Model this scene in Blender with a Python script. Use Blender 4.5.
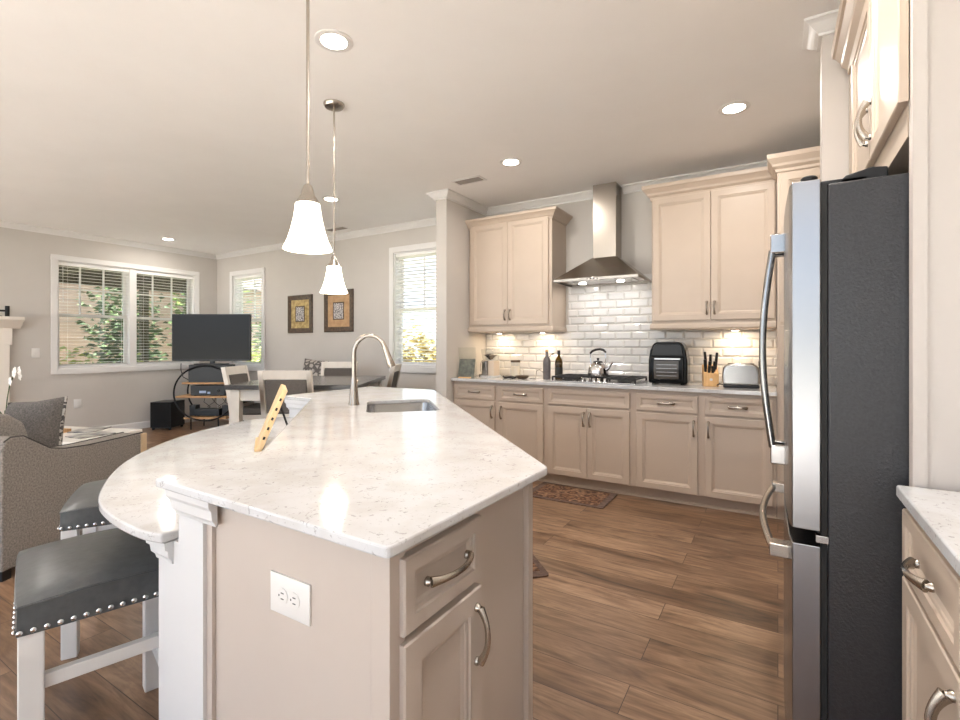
import bpy, bmesh, math, random
from mathutils import Vector, Matrix
PI = math.pi
R = math.radians
for o in list(bpy.data.objects):
    bpy.data.objects.remove(o)
sc = bpy.context.scene
col = sc.collection
random.seed(7)

# ------------------------------------------------------------------ camera, sky, sun, exposure
cam_d = bpy.data.cameras.new('camera')
cam = bpy.data.objects.new('camera', cam_d); col.objects.link(cam)
cam_d.sensor_width = 36.0
cam_d.lens = 488.0 / 960.0 * 36.0
cam_d.shift_y = -16.0 / 960.0
cam_d.clip_start = 0.02
cam.location = (0, 0, 1.25)
cam.rotation_euler = (R(90), 0, R(31.4))
sc.camera = cam

W = bpy.data.worlds.new('world'); sc.world = W; W.use_nodes = True
wn = W.node_tree.nodes; wl = W.node_tree.links
sky = wn.new('ShaderNodeTexSky'); sky.sky_type = 'HOSEK_WILKIE'; sky.turbidity = 4.0; sky.ground_albedo = 0.5
sky.sun_direction = (0.55, -0.25, 0.8)
hsv = wn.new('ShaderNodeHueSaturation'); hsv.inputs['Saturation'].default_value = 0.6
wl.new(sky.outputs[0], hsv.inputs['Color']); wl.new(hsv.outputs[0], wn['Background'].inputs['Color'])
wn['Background'].inputs['Strength'].default_value = 5.5

sun_d = bpy.data.lights.new('sun', 'SUN'); sun_d.energy = 16.0; sun_d.angle = R(1.5); sun_d.color = (1, .98, .96)
sun = bpy.data.objects.new('sun', sun_d); col.objects.link(sun)
sun.rotation_euler = Vector((-0.30, 0.12, -0.95)).to_track_quat('-Z', 'Y').to_euler()

sc.view_settings.view_transform = 'Standard'
sc.view_settings.look = 'None'
sc.view_settings.gamma = 1.0
sc.view_settings.use_curve_mapping = False
sc.view_settings.exposure = 0.92
sc.cycles.max_bounces = 10
sc.cycles.diffuse_bounces = 6
sc.cycles.transparent_max_bounces = 24
sc.cycles.sample_clamp_indirect = 6.0
sc.cycles.caustics_reflective = False
sc.cycles.caustics_refractive = False

DOWN_W, POINT_W, UNDER_W, HOOD_W = 6.0, 1.0, .75, .42
WARM = (1.0, .87, .74)

# ------------------------------------------------------------------ materials
def lin(c):
    return tuple(((v / 255.0) / 12.92 if v <= 10 else (((v / 255.0) + .055) / 1.055) ** 2.4) for v in c) + (1.0,)

def mat(name, rgb, rough=.5, metal=0.0, spec=.5, emis=None, estr=0, coat=0, aniso=0):
    m = bpy.data.materials.new(name); m.use_nodes = True
    b = m.node_tree.nodes['Principled BSDF']
    b.inputs['Base Color'].default_value = lin(rgb)
    b.inputs['Roughness'].default_value = rough
    b.inputs['Metallic'].default_value = metal
    b.inputs['Specular IOR Level'].default_value = spec
    if coat: b.inputs['Coat Weight'].default_value = coat
    if emis:
        b.inputs['Emission Color'].default_value = lin(emis); b.inputs['Emission Strength'].default_value = estr
    return m

def nt(m): return m.node_tree.nodes, m.node_tree.links, m.node_tree.nodes['Principled BSDF']

def coords(n, l, scale=(1, 1, 1), rot=(0, 0, 0)):
    tc = n.new('ShaderNodeTexCoord'); mp = n.new('ShaderNodeMapping')
    mp.inputs['Scale'].default_value = scale; mp.inputs['Rotation'].default_value = rot
    l.new(tc.outputs['Object'], mp.inputs['Vector'])
    return mp.outputs['Vector']

def noise(n, l, vec, scale, detail=4, rough=.55, dist=0):
    t = n.new('ShaderNodeTexNoise'); t.inputs['Scale'].default_value = scale
    t.inputs['Detail'].default_value = detail; t.inputs['Roughness'].default_value = rough
    t.inputs['Distortion'].default_value = dist
    if vec: l.new(vec, t.inputs['Vector'])
    return t.outputs['Fac']

def ramp(n, l, fac, stops):
    r = n.new('ShaderNodeValToRGB')
    while len(r.color_ramp.elements) < len(stops): r.color_ramp.elements.new(.5)
    for e, (p, c) in zip(r.color_ramp.elements, stops):
        e.position = p; e.color = lin(c)
    l.new(fac, r.inputs['Fac'])
    return r.outputs['Color']

def mix(n, l, a, b, fac, mode='MIX'):
    x = n.new('ShaderNodeMix'); x.data_type = 'RGBA'; x.blend_type = mode
    for sock, v in ((x.inputs[0], fac), (x.inputs[6], a), (x.inputs[7], b)):
        if hasattr(v, 'is_output') or isinstance(v, bpy.types.NodeSocket): l.new(v, sock)
        else: sock.default_value = v
    return x.outputs[2]

def bump(n, l, b, h, strength=.2, dist=.01):
    x = n.new('ShaderNodeBump'); x.inputs['Strength'].default_value = strength; x.inputs['Distance'].default_value = dist
    l.new(h, x.inputs['Height']); l.new(x.outputs['Normal'], b.inputs['Normal'])

def noisy(name, c1, c2, scale, rough=.7, stretch=(1, 1, 1), bmp=0, metal=0, detail=5, lo=.35, hi=.65):
    m = mat(name, c1, rough, metal); n, l, b = nt(m)
    f = noise(n, l, coords(n, l, stretch), scale, detail)
    l.new(ramp(n, l, f, [(lo, c1), (hi, c2)]), b.inputs['Base Color'])
    if bmp: bump(n, l, b, f, bmp, .004)
    return m

M = {}
M['wall'] = noisy('wall_paint', (198, 193, 187), (201, 196, 190), 3, .75)
M['ceil'] = noisy('ceiling_paint', (243, 241, 239), (246, 244, 242), 2, .85)
M['white'] = mat('white_trim_paint', (228, 226, 224), .35)
M['panel'] = mat('panel_paint', (200, 193, 187), .45)
M['pony'] = mat('white_grey_paint', (210, 210, 211), .4)
M['cab'] = noisy('cabinet_paint', (192, 176, 160), (195, 179, 163), 4, .38)
M['isl'] = noisy('island_paint', (189, 178, 169), (192, 181, 172), 4, .4)
M['steel'] = mat('brushed_steel', (176, 174, 172), .26, 1.0)
M['fridge_steel'] = mat('fridge_steel', (150, 150, 152), .27, 1.0)
M['handle_steel'] = mat('satin_handle_steel', (150, 149, 148), .2, 1.0)
M['steel_dark'] = mat('hood_steel', (176, 168, 158), .27, 1.0)
M['nickel'] = mat('brushed_nickel', (178, 170, 160), .26, 1.0)
M['chrome'] = mat('chrome', (220, 220, 222), .08, 1.0)
M['black'] = mat('black_plastic', (20, 20, 21), .35)
M['blackgloss'] = mat('black_gloss', (6, 6, 7), .12, spec=.22)
M['blackmetal'] = mat('black_metal', (22, 22, 24), .45, .3)
M['iron'] = noisy('cast_iron', (28, 27, 26), (40, 38, 37), 60, .6)
M['fridge_side'] = noisy('fridge_case', (38, 38, 41), (46, 46, 49), 160, .36, bmp=.35)
M['rubber'] = mat('rubber', (30, 30, 30), .8)
M['screen'] = mat('tv_screen', (26, 24, 23), .16, spec=.25)
M['tile'] = noisy('tile_glaze', (218, 216, 214), (222, 220, 218), 6, .12)
M['grout'] = mat('grout', (214, 209, 203), .9)
M['white_plastic'] = mat('white_plastic', (222, 220, 217), .3)
M['leather'] = noisy('grey_leather', (74, 77, 79), (84, 87, 89), 40, .32, bmp=.12)
M['stool_white'] = mat('stool_paint', (222, 220, 218), .35)
M['chair_white'] = noisy('chair_paint', (222, 214, 203), (230, 223, 213), 8, .45)
M['upholstery'] = noisy('grey_upholstery', (92, 86, 81), (104, 98, 92), 120, .9)
M['table_top'] = noisy('grey_table_top', (70, 68, 68), (92, 89, 88), 8, .22, (1, 12, 1))
M['tweed'] = noisy('tweed', (108, 103, 98), (158, 151, 145), 110, .95, bmp=.25, detail=8, lo=.3, hi=.7)
M['pillow'] = noisy('charcoal_pillow', (84, 80, 77), (116, 111, 107), 110, .95, bmp=.25, detail=8)
M['piping'] = mat('piping', (46, 44, 42), .8)
M['oak'] = noisy('oak_shelf', (176, 132, 88), (206, 165, 118), 6, .5, (1, 12, 1))
M['pine'] = noisy('pine_board', (224, 188, 138), (238, 206, 160), 7, .45, (9, 9, 1))
M['bamboo'] = noisy('bamboo', (210, 164, 108), (226, 184, 130), 8, .45, (9, 9, 1))
M['picframe'] = noisy('dark_bronze_frame', (62, 48, 36), (96, 76, 56), 30, .4)
M['mantel'] = mat('mantel_paint', (236, 228, 218), .4)
M['leaf'] = noisy('leaf', (70, 96, 46), (132, 152, 76), 2.5, .6)
M['leaf_dark'] = noisy('leaf_dark', (44, 66, 40), (88, 108, 60), 2.5, .6)
M['leaf_light'] = noisy('leaf_light', (134, 154, 74), (206, 206, 130), 3, .6)
M['hedge_dry'] = noisy('hedge_leaf', (150, 132, 76), (196, 178, 116), 3, .6)
M['bark'] = noisy('bark', (84, 66, 50), (120, 98, 78), 12, .9, (4, 4, 1), .4)
M['grass'] = noisy('lawn', (122, 120, 92), (150, 148, 116), 3, .95)
M['porch'] = noisy('porch_wood', (62, 58, 44), (84, 78, 60), 5, .8, (1, 12, 1))
M['roof'] = noisy('shingle', (120, 108, 104), (152, 140, 134), 20, .9)
M['bounce_pale'] = noisy('bounce_slab_pale', (214, 210, 204), (226, 222, 216), 3, .9)  # pale surface of the added sunlight-bouncing slab
M['orchid'] = mat('orchid_petal', (244, 240, 236), .5)
M['stem'] = mat('stem_green', (70, 86, 50), .6)
M['ceramic'] = mat('white_ceramic', (236, 232, 226), .2)
M['paper'] = noisy('magazine_cover', (70, 70, 74), (190, 186, 180), 9, .4)
M['lens'] = mat('light_lens', (255, 255, 255), .4, emis=(255, 243, 228), estr=14)
M['vent_dark'] = mat('vent_shadow', (90, 84, 80), .7)
M['vent_grey'] = mat('vent_grey', (150, 141, 134), .5)
M['knife'] = mat('knife_handle', (26, 24, 23), .35)

def siding_mat():
    m = mat('lap_siding', (206, 186, 164), .8); n, l, b = nt(m)
    v = coords(n, l)
    s = n.new('ShaderNodeSeparateXYZ'); l.new(v, s.inputs[0])
    mm = n.new('ShaderNodeMath'); mm.operation = 'FRACT'
    mu = n.new('ShaderNodeMath'); mu.operation = 'MULTIPLY'; mu.inputs[1].default_value = 6.0
    l.new(s.outputs['Z'], mu.inputs[0]); l.new(mu.outputs[0], mm.inputs[0])
    bump(n, l, b, mm.outputs[0], 1.0, .05)
    l.new(ramp(n, l, noise(n, l, v, 2), [(.3, (204, 174, 160)), (.7, (220, 192, 178))]), b.inputs['Base Color'])
    return m
M['siding'] = siding_mat()

def floor_mat():
    m = mat('plank_floor', (120, 84, 58), .34); n, l, b = nt(m)
    v = coords(n, l)
    br = n.new('ShaderNodeTexBrick'); l.new(v, br.inputs['Vector'])
    br.offset = .37; br.offset_frequency = 2; br.squash = 1.0
    br.inputs['Scale'].default_value = 1.0
    br.inputs['Brick Width'].default_value = 1.25; br.inputs['Row Height'].default_value = .165
    br.inputs['Mortar Size'].default_value = .0016; br.inputs['Mortar Smooth'].default_value = .3
    br.inputs['Color1'].default_value = (0, 0, 0, 1); br.inputs['Color2'].default_value = (1, 1, 1, 1)
    br.inputs['Mortar'].default_value = (.5, .5, .5, 1)
    # shift the grain per plank
    vm = n.new('ShaderNodeVectorMath'); vm.operation = 'MULTIPLY_ADD'
    vm.inputs[1].default_value = (7.3, 3.1, 0)
    l.new(br.outputs['Color'], vm.inputs[0]); l.new(v, vm.inputs[2])
    def strn(scale, sx, detail, dist):
        mp = n.new('ShaderNodeMapping'); mp.inputs['Scale'].default_value = (sx, 1, 1); l.new(vm.outputs[0], mp.inputs['Vector'])
        return noise(n, l, mp.outputs[0], scale, detail, .6, dist)
    big = strn(5.5, .22, 5, 1.6)
    fine = strn(44, .09, 9, .9)
    patch = strn(2.2, .5, 4, .8)
    base = ramp(n, l, br.outputs['Color'], [(0, (144, 115, 90)), (.35, (172, 140, 112)), (.7, (158, 128, 102)), (1, (188, 155, 126))])
    g1 = ramp(n, l, big, [(.3, (96, 84, 76)), (.42, (206, 196, 188)), (.56, (255, 255, 255)), (.72, (170, 158, 148))])
    g2 = ramp(n, l, fine, [(.32, (150, 138, 128)), (.62, (255, 255, 255))])
    g3 = ramp(n, l, patch, [(.32, (196, 186, 178)), (.62, (255, 255, 255))])
    c = mix(n, l, base, g1, .85, 'MULTIPLY'); c = mix(n, l, c, g2, .6, 'MULTIPLY'); c = mix(n, l, c, g3, .7, 'MULTIPLY')
    c = mix(n, l, c, lin((58, 40, 28)), br.outputs['Fac'])
    l.new(c, b.inputs['Base Color'])
    rr = n.new('ShaderNodeMapRange'); rr.inputs['To Min'].default_value = .26; rr.inputs['To Max'].default_value = .44
    l.new(big, rr.inputs['Value']); l.new(rr.outputs[0], b.inputs['Roughness'])
    bump(n, l, b, fine, .08, .002)
    return m
M['floor'] = floor_mat()

def quartz():
    m = mat('white_quartz', (240, 236, 232), .1); n, l, b = nt(m)
    v = coords(n, l, (1, 1, 1), (0, 0, .5))
    a = noise(n, l, v, 42, 6, .6, 1.8)
    f = noise(n, l, v, 9, 3)
    c1 = ramp(n, l, a, [(.0, (205, 206, 208)), (.60, (205, 206, 208)), (.665, (160, 159, 159)), (.71, (199, 199, 200))])
    c2 = ramp(n, l, f, [(.42, (255, 255, 255)), (.62, (246, 243, 240))])
    sp = noise(n, l, v, 120, 2)
    c3 = ramp(n, l, sp, [(.0, (255, 255, 255)), (.66, (255, 255, 255)), (.74, (214, 210, 206))])
    l.new(mix(n, l, mix(n, l, c1, c2, 1.0, 'MULTIPLY'), c3, .6, 'MULTIPLY'), b.inputs['Base Color'])
    return m
M['quartz'] = quartz()

def glassy(name, tint, gloss=.12, alpha=.92, rough=.03):
    m = bpy.data.materials.new(name); m.use_nodes = True
    n = m.node_tree.nodes; l = m.node_tree.links
    n.remove(n['Principled BSDF'])
    tr = n.new('ShaderNodeBsdfTransparent'); tr.inputs[0].default_value = lin(tint)
    gl = n.new('ShaderNodeBsdfGlossy'); gl.inputs['Roughness'].default_value = rough
    fa = n.new('ShaderNodeLayerWeight'); fa.inputs[0].default_value = .5
    pw = n.new('ShaderNodeMath'); pw.operation = 'POWER'; pw.inputs[1].default_value = 4.0
    l.new(fa.outputs['Facing'], pw.inputs[0])
    lw = n.new('ShaderNodeMapRange'); lw.inputs['To Min'].default_value = gloss*.4; lw.inputs['To Max'].default_value = .9
    l.new(pw.outputs[0], lw.inputs['Value'])
    mx = n.new('ShaderNodeMixShader')
    l.new(lw.outputs[0], mx.inputs[0]); l.new(tr.outputs[0], mx.inputs[1]); l.new(gl.outputs[0], mx.inputs[2])
    l.new(mx.outputs[0], n['Material Output'].inputs['Surface'])
    return m
M['pane'] = glassy('window_glass', (250, 252, 252))
M['glass'] = glassy('clear_glass', (247, 248, 247))
M['greenglass'] = glassy('olive_bottle_glass', (150, 128, 40))
M['slat'] = mat('blind_slat', (243, 242, 240), .5)
M['shade'] = mat('frosted_shade', (255, 250, 240), .5, emis=(255, 238, 214), estr=3.2)
M['shade_n'] = M['shade']

def rug_mat():
    m = mat('patterned_mat', (110, 80, 60), .95); n, l, b = nt(m)
    v = coords(n, l, (1, 1, 1))
    vo = n.new('ShaderNodeTexVoronoi'); vo.inputs['Scale'].default_value = 13; l.new(v, vo.inputs['Vector'])
    a = ramp(n, l, vo.outputs['Distance'], [(.0, (70, 46, 38)), (.25, (150, 112, 84)), (.45, (88, 60, 50)), (.7, (170, 134, 106)), (.95, (76, 58, 54))])
    f = ramp(n, l, noise(n, l, v, 34, 4, .6, 1), [(.35, (120, 100, 90)), (.6, (255, 250, 240))])
    l.new(mix(n, l, a, f, .8, 'MULTIPLY'), b.inputs['Base Color'])
    return m
M['rug'] = rug_mat()
M['rug_edge'] = noisy('mat_border', (88, 70, 62), (116, 96, 86), 30, .95)

def art_mat(name, bg, ink, scale):
    m = mat(name, bg, .5); n, l, b = nt(m)
    v = coords(n, l)
    vo = n.new('ShaderNodeTexVoronoi'); vo.feature = 'DISTANCE_TO_EDGE'; vo.inputs['Scale'].default_value = scale; l.new(v, vo.inputs['Vector'])
    l.new(ramp(n, l, vo.outputs['Distance'], [(.0, ink), (.10, ink), (.2, bg), (.45, bg), (.55, ink)]), b.inputs['Base Color'])
    return m
M['art_cream'] = art_mat('damask_print', (226, 221, 217), (110, 106, 112), 44)
M['mat_gold'] = noisy('gold_mat_board', (150, 122, 70), (206, 182, 122), 18, .4)
M['mat_tan'] = noisy('tan_mat_board', (176, 138, 98), (196, 160, 120), 14, .5)
M['art_pillow'] = art_mat('scroll_fabric', (172, 164, 156), (84, 78, 74), 16)
M['zig'] = noisy('striped_trim', (70, 66, 64), (176, 170, 163), 60, .9, (1, 1, 1), 0, 0, 0, .48, .52)
M['slate'] = noisy('slate_board', (84, 88, 80), (120, 122, 110), 26, .6)
M['grey_bottle'] = noisy('grey_bottle_wrap', (96, 90, 90), (116, 110, 110), 20, .4)
M['outdoor_shade'] = mat('garden_umbrella_cloth', (60, 130, 96), .8)
M['car_white'] = mat('white_paint', (236, 234, 232), .25)

# ------------------------------------------------------------------ mesh builder
class MB:
    def __init__(s): s.v = []; s.f = []; s.m = []; s.slot = 0
    def add(s, vs, fs, T=None):
        k = len(s.v)
        s.v += [tuple(T @ Vector(p)) if T else tuple(p) for p in vs]
        for f in fs: s.f.append(tuple(i + k for i in f)); s.m.append(s.slot)
        return s
    def box(s, x0, x1, y0, y1, z0, z1, T=None):
        return s.add([(x0,y0,z0),(x1,y0,z0),(x1,y1,z0),(x0,y1,z0),(x0,y0,z1),(x1,y0,z1),(x1,y1,z1),(x0,y1,z1)],
                     [(3,2,1,0),(4,5,6,7),(0,1,5,4),(1,2,6,5),(2,3,7,6),(3,0,4,7)], T)
    def bar(s, p0, p1, w, d, up=(0, 0, 1)):
        p0 = Vector(p0); p1 = Vector(p1); z = (p1 - p0); L = z.length; z.normalize()
        x = Vector(up).cross(z)
        if x.length < 1e-4: x = Vector((1, 0, 0)).cross(z)
        x.normalize(); y = z.cross(x)
        T = Matrix.Translation(p0) @ Matrix((x, y, z)).transposed().to_4x4()
        return s.box(-w/2, w/2, -d/2, d/2, 0, L, T)
    def prism(s, poly, z0, z1, T=None):
        n = len(poly)
        a = sum(poly[i][0]*poly[(i+1)%n][1] - poly[(i+1)%n][0]*poly[i][1] for i in range(n))
        if a < 0: poly = poly[::-1]
        return s.add([(x,y,z0) for x,y in poly] + [(x,y,z1) for x,y in poly],
                     [tuple(range(n))[::-1], tuple(range(n, 2*n))] + [(i,(i+1)%n,n+(i+1)%n,n+i) for i in range(n)], T)
    def lathe(s, prof, c=(0, 0, 0), n=28, T=None, cap=True):
        vs = []; fs = []
        for r, z in prof:
            for i in range(n):
                a = 2*PI*i/n; vs.append((c[0]+r*math.cos(a), c[1]+r*math.sin(a), c[2]+z))
        for j in range(len(prof)-1):
            for i in range(n):
                fs.append((j*n+i, j*n+(i+1)%n, (j+1)*n+(i+1)%n, (j+1)*n+i))
        if cap:
            if prof[0][0] > 1e-5: fs.append(tuple(range(n))[::-1])
            if prof[-1][0] > 1e-5: fs.append(tuple(range((len(prof)-1)*n, len(prof)*n)))
        return s.add(vs, fs, T)
    def tube(s, path, r, n=10, closed=False, flat=1.0):
        P = [Vector(p) for p in path]; m = len(P)
        rs = r if isinstance(r, (list, tuple)) else [r]*m
        vs = []; fs = []; up = None
        for i in range(m):
            if closed: t = (P[(i+1)%m] - P[i-1])
            else: t = P[min(i+1, m-1)] - P[max(i-1, 0)]
            t.normalize()
            if up is None:
                up = Vector((0,0,1)) if abs(t.z) < .9 else Vector((1,0,0))
            x = up.cross(t)
            if x.length < 1e-4: x = Vector((0,1,0)).cross(t)
            x.normalize(); up = t.cross(x); up.normalize()
            for k in range(n):
                a = 2*PI*k/n
                vs.append(tuple(P[i] + x*(rs[i]*math.cos(a)) + up*(rs[i]*flat*math.sin(a))))
        for i in range(m if closed else m-1):
            j = (i+1) % m
            for k in range(n):
                fs.append((i*n+k, i*n+(k+1)%n, j*n+(k+1)%n, j*n+k))
        if not closed:
            fs.append(tuple(range(n))[::-1]); fs.append(tuple(range((m-1)*n, m*n)))
        return s.add(vs, fs)
    def sweep(s, prof, path, closed=False, side=1):
        """closed profile [(offset, z)] along a flat polyline with mitred corners; offset to the path's right if side=1"""
        P = [Vector((p[0], p[1])) for p in path]; m = len(P); n = len(prof); vs = []; fs = []
        for i in range(m):
            a = (P[i] - P[i-1]) if (closed or i > 0) else (P[1] - P[0])
            b = (P[(i+1)%m] - P[i]) if (closed or i < m-1) else (P[-1] - P[-2])
            a.normalize(); b.normalize()
            na = Vector((a.y, -a.x))*side; nb = Vector((b.y, -b.x))*side
            mi = na + nb; mi.normalize(); mi = mi / max(.2, mi.dot(na))
            for d, z in prof: vs.append((P[i].x + mi.x*d, P[i].y + mi.y*d, z))
        for i in range(m if closed else m-1):
            j = (i+1) % m
            for k in range(n): fs.append((i*n+k, i*n+(k+1)%n, j*n+(k+1)%n, j*n+k))
        if not closed: fs.append(tuple(range(n))[::-1]); fs.append(tuple(range((m-1)*n, m*n)))
        return s.add(vs, fs)
    def rings(s, x0, x1, z0, z1, prof, T=None):
        """front panel facing -Y built from nested rectangles (inset, y)"""
        vs = []; fs = []
        for ins, y in prof:
            vs += [(x0+ins,y,z0+ins),(x1-ins,y,z0+ins),(x1-ins,y,z1-ins),(x0+ins,y,z1-ins)]
        for j in range(len(prof)-1):
            for k in range(4): fs.append((j*4+k, j*4+(k+1)%4, (j+1)*4+(k+1)%4, (j+1)*4+k))
        q = (len(prof)-1)*4
        fs.append((q,q+1,q+2,q+3)); fs.append((3,2,1,0))
        return s.add(vs, fs, T)
    def blob(s, c, rx, ry, rz, e=1.0, nu=20, nv=12, T=None):
        """superellipsoid; e<1 is boxier"""
        vs = []; fs = []
        sg = lambda v, p: math.copysign(abs(v)**p, v)
        for j in range(nv+1):
            t = -PI/2 + PI*j/nv
            for i in range(nu):
                p = 2*PI*i/nu
                vs.append((c[0]+rx*sg(math.cos(t), e)*sg(math.cos(p), e), c[1]+ry*sg(math.cos(t), e)*sg(math.sin(p), e), c[2]+rz*sg(math.sin(t), e)))
        for j in range(nv):
            for i in range(nu): fs.append((j*nu+i, j*nu+(i+1)%nu, (j+1)*nu+(i+1)%nu, (j+1)*nu+i))
        return s.add(vs, fs, T)
    def build(s, name, m, parent=None, bevel=0, smooth=False, seg=2, loc=None):
        me = bpy.data.meshes.new(name); me.from_pydata(s.v, [], s.f)
        ms = m if isinstance(m, (list, tuple)) else [m]
        for x in ms: me.materials.append(M[x] if isinstance(x, str) else x)
        for p, k in zip(me.polygons, s.m): p.material_index = min(k, len(ms)-1)
        bm = bmesh.new(); bm.from_mesh(me)
        bmesh.ops.remove_doubles(bm, verts=bm.verts, dist=1e-6)
        bmesh.ops.recalc_face_normals(bm, faces=bm.faces)
        bm.to_mesh(me); bm.free()
        o = bpy.data.objects.new(name, me); col.objects.link(o)
        if parent: o.parent = parent
        if loc: o.location = loc
        if smooth or bevel:
            for p in me.polygons: p.use_smooth = True
            me.set_sharp_from_angle(angle=R(42))
        if bevel:
            b = o.modifiers.new('bevel', 'BEVEL'); b.width = bevel; b.segments = seg; b.limit_method = 'ANGLE'; b.angle_limit = R(30)
            b.harden_normals = True
        return o

def tag(o, label=None, cat=None, group=None, kind=None):
    if label: o['label'] = label
    if cat: o['category'] = cat
    if group: o['group'] = group
    if kind: o['kind'] = kind
    return o
def thing(name, label, cat, loc=(0, 0, 0), rz=0, group=None):
    o = bpy.data.objects.new(name, None); col.objects.link(o); o.empty_display_size = .1
    o.location = loc; o.rotation_euler = (0, 0, R(rz))
    return tag(o, label, cat, group)
def struct(o): o['kind'] = 'structure'; return o
def copy_tree(o, parent=None):
    c = o.copy(); col.objects.link(c)
    if parent: c.parent = parent
    for ch in list(o.children): copy_tree(ch, c)
    return c
def arc(cx, cz, rx, rz, a0, a1, n):
    return [(cx + rx*math.cos(R(a0+(a1-a0)*i/n)), cz + rz*math.sin(R(a0+(a1-a0)*i/n))) for i in range(n+1)]
def rotz(a): return Matrix.Rotation(R(a), 4, 'Z')

# ------------------------------------------------------------------ room shell
XL, XR, YB, YF, H = -8.05, .87, 4.70, -2.6, 2.74
YK = 4.66      # kitchen side of the same wall behind the tiles
struct(MB().box(XL-.15, XR+.15, YF, YB+.15, -.1, 0).build('floor', 'floor'))
struct(MB().box(XL-.15, XR+.15, YF, YB+.15, H, H+.15).build('ceiling', 'ceil'))
# left wall with the wide window opening
w1 = (2.57, 4.33, .925, 2.35)
m = MB()
m.box(XL-.15, XL, YF, w1[0], 0, H); m.box(XL-.15, XL, w1[1], YB+.15, 0, H)
m.box(XL-.15, XL, w1[0], w1[1], 0, w1[2]); m.box(XL-.15, XL, w1[0], w1[1], w1[3], H)
struct(m.build('wall_left', 'wall'))
w2 = (-7.59, -6.82, .90, 2.36); w3 = (-4.14, -3.37, .97, 2.40)
m = MB(); x = XL
for w in (w2, w3):
    m.box(x, w[0], YB, YB+.15, 0, H); m.box(w[0], w[1], YB, YB+.15, 0, w[2]); m.box(w[0], w[1], YB, YB+.15, w[3], H); x = w[1]
m.box(x, XR, YB, YB+.15, 0, H)
m.box(-2.765, XR, YK, YB, 0, H)
struct(m.build('wall_back', 'wall'))
struct(MB().box(XR, XR+.15, YF, YB+.15, 0, H).build('wall_right', 'wall'))
# end wall beside the range run, the pier between refrigerator and pantry, the panel wall in front of the refrigerator
struct(MB().box(-2.892, -2.765, 3.90, YB, 0, H).build('wall_partition', 'wall'))
struct(MB().box(.174, XR, 2.75, 2.87, 0, H).build('wall_pier', 'panel'))
struct(MB().box(.30, XR, 1.532, 1.555, 0, H).box(.273, .30, 1.524, 1.56, 0, H).build('wall_alcove', 'panel'))

crown_p = lambda z, s=1: [(0, z), (.092*s, z), (.092*s, z-.016*s), (.078*s, z-.022*s), (.066*s, z-.03*s), (.05*s, z-.05*s), (.034*s, z-.066*s), (.018*s, z-.076*s), (.018*s, z-.092*s), (0, z-.092*s)]
cp = crown_p(H, .76)
struct(MB().sweep(cp, [(XL, YF), (XL, YB), (-2.892, YB), (-2.892, 3.90), (-2.765, 3.90), (-2.765, YK), (-1.492, YK)]).build('trim_crown', 'white'))
struct(MB().sweep(cp, [(-1.248, YK), (XR, YK)]).build('trim_crown_kitchen', 'white'))
struct(MB().sweep(cp, [(XR, 2.87), (.174, 2.87), (.174, 2.75), (.3, 2.75)]).build('trim_crown_pier', 'white'))
bp = [(0, 0), (.014, 0), (.014, .085), (.008, .1), (0, .1)]
struct(MB().sweep(bp, [(XL, 2.3), (XL, YB), (-2.892, YB), (-2.892, 3.90), (-2.765, 3.90), (-2.765, 4.05)]).build('baseboard_left', 'white'))

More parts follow.
